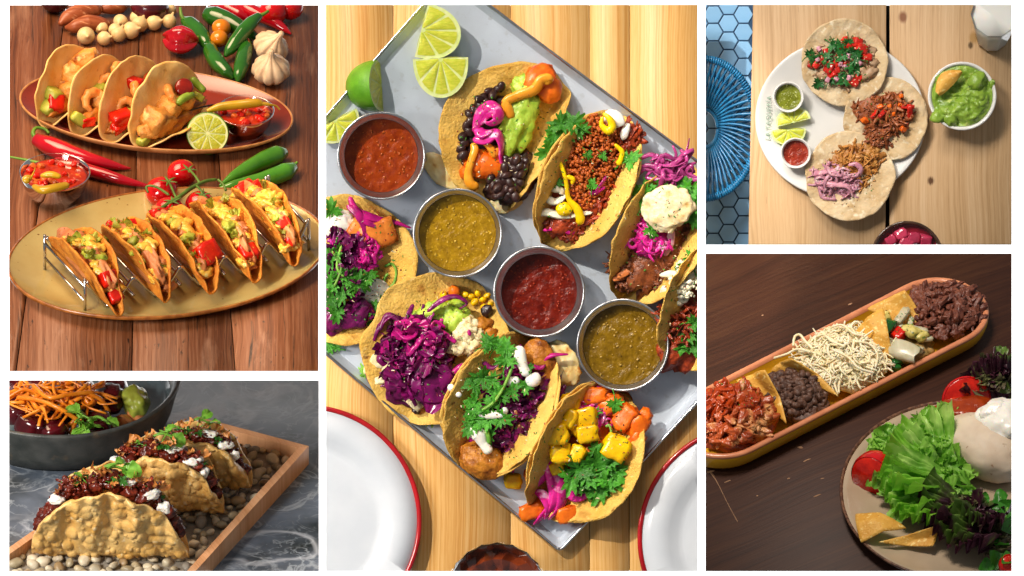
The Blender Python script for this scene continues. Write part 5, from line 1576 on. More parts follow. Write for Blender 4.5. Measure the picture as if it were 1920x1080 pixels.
# tomatoes
def tomato_slice(label, px, py, w, r, rot, dx):
    t = Thing(P, 'tomato_slice', label, 'tomato', px, py, w, 'tomato slices on the salad plate')
    g = lathe([(0, dx / 2), (r - 4, dx / 2), (r, dx / 4), (r, -dx / 4), (r - 4, -dx / 2), (0, -dx / 2)], 60)
    t.part('flesh', g, tomato, rot=rot)
    t.part('skin', lathe([(r - 1, dx / 2.4), (r + 1.2, dx / 4), (r + 1.2, -dx / 4), (r - 1, -dx / 2.4)], 60), tomato_skin, rot=rot)
    for k in range(4 if dx < 30 else 0):
        t.part('seed_chamber', blob(r * .30, r * .2, 2.5, .1, 1.5, k, 3).move(r * .52, 0, 0).rot(rz=90 * k + 20).move(0, 0, dx / 2), mat('tomato_seeds', '#dc4420', '#c83014', vs=120, rough=.15, rnd=.1), rot=rot)
tomato_slice('tomato slice standing beside the dark red lettuce at the back', 1812, 752, 46, 46, (52, 20, 0), 14)
tomato_slice('tomato half peeping out left of the green lettuce', 1640, 888, 34, 42, (60, -60, 0), 40)
tomato_slice('bit of tomato at the bottom right edge of the plate', 1893, 1060, 30, 20, (30, 20, 0), 16)
chip('broad corn chip lying on the front rim of the salad plate', (1600, 955, 36), (1705, 985, 44), (1612, 1020, 30), -16, 5, 'corn chips on the salad plate')
chip('curved corn chip lying under the broad one on the plate', (1640, 1018, 26), (1760, 985, 52), (1752, 1026, 26), 14, 6, 'corn chips on the salad plate')
# ================================================================== marble table with the pebble tray
P = P_BL
def marble(name):
    m, nt, b = _nodes(name)
    N, L = nt.nodes, nt.links
    tc = N.new('ShaderNodeTexCoord')
    n0 = N.new('ShaderNodeTexNoise'); n0.inputs['Scale'].default_value = 7; n0.inputs['Detail'].default_value = 6
    L.new(tc.outputs['Object'], n0.inputs['Vector'])
    rp = N.new('ShaderNodeValToRGB'); e = rp.color_ramp.elements
    e[0].position = .35; e[0].color = rgb('#1e2426'); e[1].position = .68; e[1].color = rgb('#667080')
    L.new(n0.outputs['Fac'], rp.inputs[0])
    col = rp.outputs[0]
    for sc, lo, hi, amt, c in ((9, .0, .04, .6, '#a8b0b8'), (22, .0, .035, .45, '#98a0a8'), (4, .0, .06, .55, '#c0c4cc')):
        d = N.new('ShaderNodeTexNoise'); d.inputs['Scale'].default_value = sc * .8; d.inputs['Detail'].default_value = 5; d.inputs['Distortion'].default_value = 1.2
        L.new(tc.outputs['Object'], d.inputs['Vector'])
        s = N.new('ShaderNodeMath'); s.operation = 'SUBTRACT'; s.inputs[1].default_value = .5; L.new(d.outputs['Fac'], s.inputs[0])
        a = N.new('ShaderNodeMath'); a.operation = 'ABSOLUTE'; L.new(s.outputs[0], a.inputs[0])
        r = N.new('ShaderNodeMapRange'); r.inputs[1].default_value = lo; r.inputs[2].default_value = hi * .6; r.inputs[3].default_value = amt; r.inputs[4].default_value = 0
        L.new(a.outputs[0], r.inputs[0])
        k = N.new('ShaderNodeTexNoise'); k.inputs['Scale'].default_value = sc * .7; L.new(tc.outputs['Object'], k.inputs['Vector'])
        kr = N.new('ShaderNodeMapRange'); kr.inputs[1].default_value = .38; kr.inputs[2].default_value = .56; L.new(k.outputs['Fac'], kr.inputs[0])
        mu = N.new('ShaderNodeMath'); mu.operation = 'MULTIPLY'; L.new(r.outputs[0], mu.inputs[0]); L.new(kr.outputs[0], mu.inputs[1])
        mx = N.new('ShaderNodeMix'); mx.data_type = 'RGBA'; L.new(mu.outputs[0], mx.inputs[0]); L.new(col, mx.inputs[6]); mx.inputs[7].default_value = rgb(c)
        col = mx.outputs[2]
    L.new(col, b.inputs['Base Color']); b.inputs['Roughness'].default_value = .3
    MATS[name] = m
    return m


t = Thing(P, 'table', 'dark grey marble table top with white veins under the pebble tray', 'table', 307, 1071, 0)
t.part('table_top', box(17 - 960, 0, -30, 598 - 960, P.depth, 0, .4), marble('dark_marble'), uvw=(0, 0, 0))

# stoneware bowl
t = Thing(P, 'stoneware_bowl', 'wide dark stoneware bowl of beetroot and carrot behind the tray', 'bowl', 108, 780, 0)
stw = mat('dark_stoneware', '#4a4c4a', '#323634', vs=30, rough=.45, rnd=0, bump=.12, bs=300, spots=[('#6a5a44', 22, .60, .75)])
t.part('bowl_wall', lathe([(0, 0), (196, 0), (206, 5), (216, 30), (229, 82), (233, 90), (232, 94), (227, 95), (221, 90), (206, 34), (196, 16), (0, 12)], 160), stw)
t.part('glaze', lathe([(0, 12.8), (194, 16.8), (205, 34.5), (214, 62)], 140), mat('blue_glaze', '#64747a', '#4c5c62', vs=14, rough=.15, rnd=0, coat=.4))
beet = mat('beetroot', '#5a1018', '#380a10', vs=30, rough=.16, rnd=.2, coat=.3, bump=.15, bs=80)
bl = [(60, 800), (95, 806), (40, 775), (75, 770), (110, 780), (140, 768), (180, 795), (30, 745), (60, 735), (100, 740), (150, 735), (205, 748), (170, 760), (120, 725), (30, 720), (75, 800), (210, 735)]
dice(t, 'beetroot_chunk', beet, [(x, y, 52, 1) for x, y in bl], 56, 50, 40, seed=2, soft=.5, amp=.1, tilt=20)
cs = mat('carrot_shred', '#e08a24', '#c86a10', vs=40, rough=.3, rnd=.1, sss=.2)
heap(t, 'carrot_shreds', cs, 100, 745, 78, strands(46, 80, 80, 26, 110, 4.2, 101, .6, 2.2, 6, 16), 0)
for q in ([(130, 815, 40), (140, 795, 60), (145, 770, 84), (130, 750, 96)], [(118, 806, 44), (138, 790, 62), (150, 765, 84)], [(205, 775, 56), (190, 750, 84), (160, 735, 100)], [(30, 745, 90), (70, 750, 100), (110, 765, 100), (150, 790, 72)], [(60, 720, 100), (90, 745, 106), (130, 740, 106), (180, 735, 96)]):
    path(t, 'carrot_strand', cs, q, 4.5, 7, 30)
lump(t, 'avocado_dollop', mat('avocado_cream', '#b4bc4c', '#9ca838', vs=30, rough=.3, rnd=0, sss=.15), 255, 752, 52, 26, 34, 30, 0, .18, 1.6, 3)
dice(t, 'citrus_piece', mat('citrus', '#e0955c', '#c87840', vs=40, rough=.3, rnd=.1, sss=.2), [(225, 792, 30, 1.1), (257, 782, 26, 1.2), (234, 788, 30, 1)], 40, 28, 20, kind='blob', amp=.15, seed=4)
sprout = mat('micro_herb', '#8cc048', '#64a02c', vs=30, rough=.4, rnd=.12, translucent=.25)
herb(t, [(142, 770, 96, 40, 140), (160, 782, 90, 44, 60), (170, 800, 70, 40, 20), (200, 790, 70, 36, 340), (150, 806, 60, 44, 280), (158, 795, 76, 40, 100)], sprout, seed=3, lobes=1)
path(t, 'herb_stalk', sprout, [(150, 812, 44), (156, 795, 70), (142, 770, 92)], 3.4, 6, 24)
path(t, 'herb_stalk', sprout, [(154, 810, 46), (165, 790, 68), (185, 782, 76), (208, 796, 66)], 3, 6, 24)

# wooden tray
oak = wood('tray_oak', [(.32, '#a86e44'), (.5, '#c48a5c'), (.65, '#d6a074'), (.8, '#e0b088')], across=160, along=6, rot=-25, rough=.5, bump=.15, rnd=.06, fine=600)
t = Thing(P, 'pebble_tray', 'long wooden tray filled with small pebbles under three tacos', 'tray', 380, 930, 0)
RH = 40
A_, B_, C_, D_ = (P.uvw(x, y, RH)[:2] - t.o[:2] for x, y in ((368, 780), (579, 836), (315, 1128), (-95, 1105)))
def bar(p, q, inward, wd, h):
    p, q = np.array(p), np.array(q)
    n = np.array(inward) * wd
    return p, q, q + n, p + n
quad = [A_, D_, C_, B_]
ins = [np.array(x[:2]) for x in ring_quad(quad, 15, 0, .01, 1)[::2]]
for i in range(4):
    j = (i + 1) % 4
    g = prism([quad[i], quad[j], ins[j], ins[i]], 0, RH - .4 * (i % 2), .0)
    t.part('side_board', g, oak, smooth=False)
t.part('base_board', prism([q for q in ins], .6, 8), oak, smooth=False)
peb = [mat('pebble_%d' % k, c, d, vs=40, rough=.42, rnd=.22, bump=.15, bs=120) for k, (c, d) in enumerate((('#b4a484', '#8c7c60'), ('#c8bca0', '#a09078'), ('#8c8478', '#6c645a'), ('#a88c64', '#84684a'), ('#d0c4ac', '#b4a488')))]
pm = []
for k in range(10):
    g = blob(1, .78, .6, .16, 1.2, k + 40, 3, 2)
    pm.append(mesh_of('pebble', g.scale(12), peb[k % 5]))
rg = random.Random(3)
tri = [np.array(q) for q in ins]
cnt = 0
placed = []
for tries in range(9000):
    if cnt >= 330: break
    s, q = rg.random(), rg.random()
    p = (tri[0] * (1 - s) + tri[3] * s) * (1 - q) + (tri[1] * (1 - s) + tri[2] * s) * q
    sc = rg.uniform(.62, 1.25)
    if any((p[0] - a) ** 2 + (p[1] - b) ** 2 < (9.2 * (sc + c)) ** 2 for a, b, c in placed): continue
    sy = 1071 - ((p[1] + t.o[1]) * P.s + 16 * P.c); sx = p[0] + t.o[0] + 960
    if not (0 < sx < 600 and 780 < sy < 1090): continue
    # keep clear of the walls
    placed.append((p[0], p[1], sc)); cnt += 1
    o = t.part('pebble', None, None, uvw=(p[0] + t.o[0], p[1] + t.o[1], 14 + rg.uniform(-2, 7)), rot=(rg.uniform(-35, 35), rg.uniform(-35, 35), rg.uniform(0, 360)), mesh=pm[cnt % 10])
    o.scale = (sc,) * 3
t.part('pebble_bed', prism(ins, 8.2, 12), peb[2], smooth=False)

# three blistered tacos
sauce_meat = mat('dark_glazed_meat', '#6a2416', '#3a100a', vs=60, rough=.24, rnd=.2, bump=.5, bs=110, spots=[('#983a20', 40, .58, .7)])
flake = mat('orange_flake', '#dc9c5c', '#c87830', vs=60, rough=.4, rnd=.12, translucent=.15)
def puffy(label, px, py, rad, yaw, seed, an=65, ap=77, hs=1.32, off=6):
    t = Thing(P, 'blistered_taco', label, 'taco', px, py, 18, 'blistered tacos in the pebble tray')
    g = fold(rad, an, ap, 20, 3.4, off, 5, .012, seed, 90, 340, 0, .035, bubbles=(620, 2.6, 12, .6))
    g.v[:, 1] += (6 * np.sin(g.v[:, 0] * .075 + seed) + 3 * np.sin(g.v[:, 0] * .17 + 2 * seed)) * np.clip(g.v[:, 2] / 50, 0, 1)      # pleats pressed into the leaf
    g.v[:, 2] *= hs
    t.part('shell', g.rot(rz=yaw).ground(0), blister)
    t.rad, t.yaw, t.top = rad, R(yaw), rad * hs * .98
    return t


def topping(t, seed, n=16, s=1.0):
    """meat, cream, flakes and sprouts heaped along the opening of the shell"""
    rg = random.Random(seed)
    ca, sa = math.cos(t.yaw), math.sin(t.yaw)
    def pt(q, dv=0, dw=0):
        a = (2 * q - 1) * .9
        x, y = a * t.rad, -14 * s + dv
        w = t.top * math.sqrt(1 - a * a * .95) - 10 + dw
        return P.px(t.o + np.array([x * ca - y * sa, x * sa + y * ca, w]))
    for k in range(n * 2):
        q = (k + .5) / (n * 2)
        x, y, w = pt(q, rg.uniform(-10, 12) * s, rg.uniform(-22, 2))
        lump(t, 'meat_chunk', sauce_meat, x, y, w, rg.uniform(14, 22) * s, 16 * s, 15 * s, rg.uniform(0, 180), .36, 2.8, seed + k, 3)
    ca2 = math.degrees(t.yaw)
    t.part('meat_shreds', frags(90, t.rad * .66, 14 * s, 8, 28 * s, 11 * s, seed).rot(rz=ca2), sauce_meat, at=pt(.5, 0, -10), kind='stuff')
    gs = []
    for k in range(170):
        x, y, w = pt(rg.uniform(.04, .96), rg.uniform(-16, 16) * s, rg.uniform(-8, 10))
        gs.append(blob(1, .8, .8, .4, 1.8, k % 6, 1).scale(rg.uniform(3, 6.5) * s).move(*(P.uvw(x, y, w) - t.o)))
    t.part('meat_crumbs', join(gs), sauce_meat, kind='stuff')
    for q, dv, a, b in ((.13, -12, 17, 9), (.62, -4, 22, 7), (.8, -12, 20, 10), (.9, -14, 12, 13)):
        x, y, w = pt(q, dv * s, 6)
        lump(t, 'cream', crema, x, y, w, a * s, 12 * s, b * s, rg.uniform(-30, 30), .34, 1.3, seed + int(q * 50), 4)
    for k in range(18):
        x, y, w = pt(rg.uniform(.1, .9), rg.uniform(-12, 14) * s, rg.uniform(8, 22))
        g = ruffle(rg.uniform(18, 32) * s, rg.uniform(14, 26) * s, k + seed, .16, 16, 8, 3)
        t.part('cheese_flake', g, flake, at=(x, y, w), rot=(rg.uniform(-60, 60), rg.uniform(-60, 20), rg.uniform(0, 360)))
    herb(t, [pt(rg.uniform(.04, .96), rg.uniform(-18, 6) * s, rg.uniform(4, 16)) + (rg.uniform(13, 24) * s,) for _ in range(14)], mat('dark_herb', '#3c7a24', '#245a18', vs=60, rough=.4, rnd=.2, translucent=.2), seed=seed, lobes=3)
    flecks(t, *P.px(t.o)[:2], t.rad * .9, 60 * s, 70, f_green, 2.2, seed)
    flecks(t, *P.px(t.o)[:2], t.rad * .9, 60 * s, 60, flake, 2.4, seed + 1)
    # two long sprouts lying across the top
    a, b, c = pt(.42, 0, 24), pt(.52, 2, 30), pt(.62, 4, 26)
    path(t, 'sprout_stalk', sprout, [a, b, c], 2.2 * s, 6, 20)
    d = pt(.57, 8, 34)
    path(t, 'sprout_stalk', sprout, [a, pt(.5, 6, 30), d], 2.2 * s, 6, 20)
    herb(t, [c + (44 * s, -20), d + (36 * s, 45), pt(.3, -6, 20) + (24 * s, 150)], sprout, seed=seed, lobes=1, tilt=30)


t = puffy('blistered taco at the far end of the pebble tray', 372, 914, 104, -12, 5)
topping(t, 300, 12, .74)
t = puffy('blistered taco in the middle of the pebble tray', 303, 956, 118, -10, 3)
topping(t, 200, 13, .84)
t = puffy('blistered taco closest to the viewer in the pebble tray', 206, 1046, 146, -4, 1)
topping(t, 100, 15, 1.0)
# ================================================================== weathered plank table with two oval plates
P = P_TL
old = wood('weathered_planks', [(.3, '#2a1206'), (.46, '#4e2810'), (.62, '#744224'), (.8, '#926244')], across=150, along=1.3, rough=.42, bump=.6, ring=.35, rnd=.10, fine=420, drift=.04, wear=[('#1e0e06', 120, 3.5, .58, .68), ('#160a04', 60, 14, .64, .70), ('#b08468', 14, 2.5, .56, .76)], spec=.45,
           knots=[])
t = Thing(P, 'table', 'weathered brown plank table under the oval taco plates', 'table', 307, 696, 0)
D = P.depth
def seam(x0, x1): return lambda v: x0 + (x1 - x0) * v / D      # px at the front edge, at the back edge
S = [seam(17, 17), seam(30, 124), seam(247, 262), seam(441, 388), seam(598, 598)]
for a, b in zip(S, S[1:]):
    t.part('plank', prism([(a(0) - 960 + .9, 0), (b(0) - 960 - .9, 0), (b(D) - 960 - .9, D), (a(D) - 960 + .9, D)], -30, 0, 1.2), old, uvw=(0, 0, 0))
t.part('gap_backing', box(18 - 960, 1, -44, 597 - 960, D - 1, -31), old, uvw=(0, 0, 0))

def oval(prof, sx=1, sy=1, seg=160, sh=0):
    g = lathe(prof, seg)
    g.v[:, 0] *= sx; g.v[:, 1] = g.v[:, 1] * sy + g.v[:, 0] * sh
    return g


# ---- plates
red_glaze = mat('brick_glaze', '#8a3018', '#6e2410', vs=14, rough=.16, rnd=0, coat=.4, spots=[('#4a1408', 160, .68, .74)])
tan_edge = mat('tan_edge', '#c89058', '#a8703c', vs=60, rough=.35, rnd=0)
t = Thing(P, 'oval_plate', 'brick red oval plate holding the soft flour tacos', 'plate', 293, 226, 0)
pr = lambda r: [(0, 8), (r - 70, 8), (r - 48, 10), (r - 12, 22), (r - 3, 26)]
t.part('plate_dish', oval(pr(256), 1, .56, 160, -.15), red_glaze)
t.part('plate_edge', oval([(253, 26), (254.5, 28), (257, 27), (257, 23), (240, 12), (210, 4), (190, 1)], 1, .56, 160, -.15), tan_edge)
cream_glaze = mat('cream_glaze', '#b4a064', '#a89054', vs=12, rough=.14, rnd=0, coat=.5, spots=[('#6a4a20', 110, .70, .73)])
t = Thing(P, 'oval_plate', 'speckled cream oval plate holding the crisp shell tacos', 'plate', 313, 496, 0)
t.part('plate_dish', oval(pr(298), 1, .76, 180, .15), cream_glaze)
t.part('plate_edge', oval([(295, 26), (296.5, 28.5), (299.5, 27.5), (299.5, 22), (280, 12), (250, 4), (230, 1)], 1, .76, 180, .15), mat('brown_edge', '#a8662a', '#7c4416', vs=60, rough=.3, rnd=0, coat=.2))

# ---- soft tacos
def soft(label, px, py, rad, seed, yaw=52, an=50, ap=77, off=-28):
    t = Thing(P, 'soft_taco', label, 'taco', px, py, 12, 'soft flour tacos in the rack')
    t.part('tortilla', fold(rad, an, ap, 20, 3.0, off, 5, .016, seed, 28, 120, yaw, .035).ground(0), flour)
    t.part('filling_bed', blob(rad * .82, 22, 20, .25, 2.6, seed, 4).rot(rz=yaw), mat('saucy_filling', '#c07828', '#8c4a14', vs=50, rough=.3, rnd=.1, bump=.5, bs=90, spots=[('#8a2a10', 40, .6, .7)]), uvw=t.o + np.array([0, 0, 26]))
    t.rad, t.yaw = rad, R(yaw)
    return t


def spot(t, q, dv, w):
    """a place in the taco: q along its length (-1 front, 1 back), dv towards the far leaf, w up"""
    ca, sa = math.cos(t.yaw), math.sin(t.yaw)
    x = q * t.rad
    return P.px(t.o + np.array([x * ca - dv * sa, x * sa + dv * ca, w]))


shr = mat('cooked_shrimp', '#f0b060', '#e08a3c', vs=40, rough=.35, bump=.3, bs=100, rnd=.08, sss=.2, spots=[('#c85a20', 40, .62, .72)])
avo = mat('avocado_dice', '#b8b848', '#8c9c2c', vs=30, rough=.35, rnd=.12, sss=.15)
gbean = mat('green_bean', '#8ca83c', '#6c8a24', vs=50, rough=.35, rnd=.1)
sausage = mat('glazed_sausage', '#a84a1c', '#6c240c', vs=40, rough=.2, rnd=.1, bump=.4, bs=100, coat=.2)
def shrimp(t, q, dv, w, r, rot):
    a = np.linspace(-.3, 4.6, 26)
    pts = np.stack([np.cos(a) * r, np.sin(a) * r, np.zeros(26)], 1)
    g = tube(pts, [r * .42, r * .55, r * .52, r * .42, r * .22], 12, soft=True)
    k = np.arctan2(g.v[:, 1], g.v[:, 0])
    g.v *= (1 + .05 * np.sin(k * 9))[:, None]
    t.part('shrimp', g, shr, at=spot(t, q, dv, w), rot=rot)
def bits(t, name, m, lst, a, b, c, seed=0, **k):
    dice(t, name, m, [spot(t, q, dv, w) + (sc,) for q, dv, w, sc in lst], a, b, c, seed=seed, **k)


ck = dict(soft=.5, amp=.2)
t = soft('soft flour taco at the left end of the brick red plate', 138, 202, 94, 1)
bits(t, 'chicken_piece', chicken, [(.55, 10, 76, 1.1), (.15, 8, 60, 1.2), (-.2, -4, 48, 1), (.35, -6, 52, 1), (-.05, 14, 44, .9)], 42, 34, 32, 1, **ck)
bits(t, 'tomato_piece', tomato, [(.85, 4, 62, 1.2), (-.62, -2, 38, 1.3), (.6, -12, 58, .9)], 26, 24, 20, 3)
bits(t, 'avocado_piece', avo, [(-.45, 12, 46, 1.3), (-.75, 8, 34, 1)], 36, 28, 18, 2, soft=.5)
t = soft('soft flour taco second from the left on the brick red plate', 196, 222, 92, 2)
shrimp(t, -.35, 0, 52, 18, (50, 20, 20)); shrimp(t, .55, 4, 74, 15, (60, 10, 60)); shrimp(t, .2, 6, 64, 14, (50, 0, 0))
bits(t, 'avocado_piece', avo, [(.0, 14, 58, 1), (-.78, 6, 32, 1.2), (.3, -10, 50, 1)], 30, 26, 18, 4, soft=.5)
bits(t, 'tomato_piece', tomato, [(-.68, -8, 28, 1.1), (.05, -8, 48, .9)], 26, 18, 16, 5)
bits(t, 'chicken_piece', chicken, [(.75, 0, 52, 1), (-.1, -4, 42, 1.1)], 40, 32, 30, 1, **ck)
t = soft('soft flour taco third from the left on the brick red plate', 260, 230, 100, 3)
bits(t, 'tomato_piece', tomato, [(.1, 18, 76, 1.1), (-.6, -4, 40, 1.5), (-.72, -8, 28, 1)], 28, 20, 18, 6)
bits(t, 'glazed_sausage', sausage, [(.45, 4, 72, 1.2), (.75, 2, 62, 1.2), (.3, -6, 62, 1)], 36, 28, 26, 4, kind='blob', amp=.2)
shrimp(t, .05, 2, 62, 18, (55, 30, 60)); shrimp(t, -.3, 6, 46, 14, (60, 0, 0))
bits(t, 'avocado_piece', avo, [(-.4, -6, 40, .9), (-.15, -8, 44, .9)], 26, 20, 16, 4)
t = soft('soft flour taco at the right end beside the lime half', 324, 246, 102, 4, 48, 36, 77)
bits(t, 'chicken_piece', chicken, [(-.45, -2, 46, 1.4), (-.1, 4, 50, 1.1), (-.7, 0, 32, .9), (.3, 2, 52, 1)], 42, 34, 32, 2, **ck)
shrimp(t, .12, 12, 66, 17, (60, 20, 90))
g = lathe([(0, 7), (14, 7), (17, 5), (18, 0), (17, -5), (14, -7), (0, -7)], 40)
t.part('sausage_slice', g, mat('sausage_slice', '#8c1c0c', '#601008', vs=30, rough=.15, rnd=0, coat=.3), at=spot(t, .35, 4, 78), rot=(42, 10, 0))
path(t, 'green_bean', gbean, [spot(t, .0, -8, 62), spot(t, .2, -10, 68), spot(t, .45, -12, 66)], [7, 8, 8, 7], 10, 24)
path(t, 'green_bean', gbean, [spot(t, .7, 18, 78), spot(t, .72, 4, 68), spot(t, .74, -14, 58)], [6, 7, 7, 6], 10, 24)
bits(t, 'dark_piece', bean, [(-.78, 4, 32, 1.2), (-.7, -6, 36, 1)], 24, 18, 16, kind='blob', amp=.2)
bits(t, 'avocado_piece', avo, [(-.85, -4, 22, .9), (.6, -10, 52, .8)], 26, 20, 16, 4)

# ---- dark rack under the soft tacos
t = Thing(P, 'taco_rack', 'dark wire rack holding the soft flour tacos', 'rack', 340, 250, 8)
dw = mat('dark_wire', (.05, .045, .04), rough=.3, metal=.8, rnd=0)
for q in ([(330, 262, 6), (343, 226, 34), (350, 206, 52)], [(392, 232, 6), (398, 208, 34), (402, 196, 46)], [(343, 226, 34), (370, 217, 34), (398, 208, 34)], [(338, 240, 24), (366, 230, 24), (396, 220, 24)], [(335, 250, 14), (364, 240, 14), (394, 228, 14)], [(348, 210, 50), (374, 202, 50), (401, 196, 46)], [(120, 240, 4), (220, 268, 4), (330, 264, 4)]):
    path(t, 'rack_wire', dw, q, 1.7, 6, 16)

# ---- lime half and salsa bowl on the red plate
t = Thing(P, 'lime_half', 'halved lime leaning with its cut face towards the viewer', 'lime', 388, 268, 14)
rot = (66, 0, -8)
t.part('peel', lathe([(0, -40), (14, -38), (27, -31), (35, -20), (39.4, -6), (40, 0), (38.5, .6)], 60), mat('lime_peel_half', '#5a8a1c', '#42700f', vs=40, rough=.3, bump=.3, bs=400, rnd=0), at=(389, 250, 44), rot=rot)
t.part('pith', lathe([(0, 0), (38.6, .4)], 60), pith, at=(389, 250, 44), rot=rot)
for k in range(10):
    a0, a1 = R(36 * k + 2.2), R(36 * (k + 1) - 2.2)
    v = [(3 * math.cos((a0 + a1) / 2), 3 * math.sin((a0 + a1) / 2), .6)]
    for i in range(9):
        a = a0 + (a1 - a0) * i / 8
        rr = 35 - 1.6 * abs(i - 4) ** 2 / 16
        v.append((rr * math.cos(a), rr * math.sin(a), .6))
    mid = (a0 + a1) / 2
    for i in range(9):
        a = mid + (a0 + (a1 - a0) * i / 8 - mid) * .7
        v.append((26 * math.cos(a), 26 * math.sin(a), 2.2))
    f = [(0, i + 10, i + 11) for i in range(8)] + [(i + 1, i + 2, i + 11, i + 10) for i in range(8)] + [(0, 1, 10), (0, 18, 9)]
    t.part('pulp_segment', Geo(v, f), mat('lime_segment', '#c6c83c', '#aab428', vs=120, rough=.25, bump=.4, bs=200, rnd=.05, sss=.2), at=(389, 250, 44), rot=rot)
def glass_bowl(label, px, py, r, h, w, seed):
    t = Thing(P, 'glass_bowl', label, 'bowl', px, py, w, 'small glass bowls of salsa')
    t.part('bowl_wall', lathe([(0, 2), (r * .5, 2), (r * .62, 5), (r * .86, h * .5), (r, h), (r + 1, h + 1), (r + 2.5, h + .6), (r + 2, h - 2), (r * .9, h * .45), (r * .66, 1), (r * .5, 0), (0, 0)], 80), glass('clear_glass', (.98, .96, .95)))
    sm = mat('chunky_salsa', '#b83412', '#94200a', vs=40, rough=.2, rnd=0, bump=.4, bs=90, spots=[('#e07a34', 50, .62, .7)])
    lv = h * .84; rl = r * .955
    g = lathe([(0, 4), (r * .48, 4), (r * .6, 7), (r * .84, h * .5), (rl, lv)] + [(rl * (1 - k / 12), lv + .3) for k in range(1, 12)] + [(0, lv)], 80)
    top = g.v[:, 2] > lv - .5
    q = np.hypot(g.v[:, 0], g.v[:, 1]) / rl
    g.v[top, 2] += (3.5 * fbm(g.v * .07 + seed, seed, 3) + 2)[top] * np.clip((1 - q[top]) * 5, 0, 1)
    t.part('salsa', g, sm)
    rg = random.Random(seed)
    for k in range(22):
        a, rr = rg.uniform(0, 6.28), rl * .85 * math.sqrt(rg.random())
        p = P.uvw(px, py, w) + np.array([rr * math.cos(a), rr * math.sin(a), lv + 3])
        t.part('tomato_dice', chunk(12, 10, 9, .4, .12, k % 4), tomato if k % 3 else mat('orange_dice', '#e0702c', '#c8541c', rough=.25, rnd=.1), uvw=p, rot=(rg.uniform(0, 40), rg.uniform(0, 40), rg.uniform(0, 360)))
    return t
glass_bowl('glass bowl of red salsa on the brick red plate', 460, 246, 52, 46, 14, 2)
ypep = mat('yellow_chilli', '#c8a01c', '#a88414', vs=20, rough=.22, rnd=.05, bump=.1, bs=60, coat=.2)
def pepper(name, label, pts, rad, m, stem=None, group=None, stem_m=None, cat='pepper', lobed=0, seed=0, stem_r=(5, 3.2, 2.6)):
    """a tapering pod through (px, py, w) points with its stalk"""
    x, y, w = pts[len(pts) // 2]
    t = Thing(P, name, label, cat, x, y, max(0, min(q[2] for q in pts) - max(rad)), group)
    Q = np.array([P.uvw(*q) - t.o for q in pts])
    g = tube(Q, rad, 20, 56)
    c = spline(Q, 56)
    rep = np.repeat(c, 20, axis=0)
    d = g.v - rep
    ang = np.tile(np.arange(20) * 2 * math.pi / 20, 56)
    k = 1 + .07 * fbm(rep * .018 + seed, seed, 2) + lobed * np.cos(ang * 3 + seed)
    g.v = rep + d * k[:, None]
    body = t.part('pod', g, m)
    if stem:
        s = np.array([P.uvw(*q) - t.o for q in stem])
        st = t.part('stalk', tube(s, stem_r, 9, 26), stem_m or stalk_green, parent=body)
    return t
pepper('yellow_chilli', 'yellow pickled chilli lying across the salsa bowl on the red plate', [(388, 208, 66), (415, 200, 72), (450, 196, 76), (480, 193, 80), (492, 194, 80)], [3, 8, 9, 9, 8, 5], ypep, [(490, 194, 80), (505, 196, 80), (518, 199, 76), (525, 206, 70)], stem_m=ypep, stem_r=(4.5, 2, 1.4), cat='chilli')

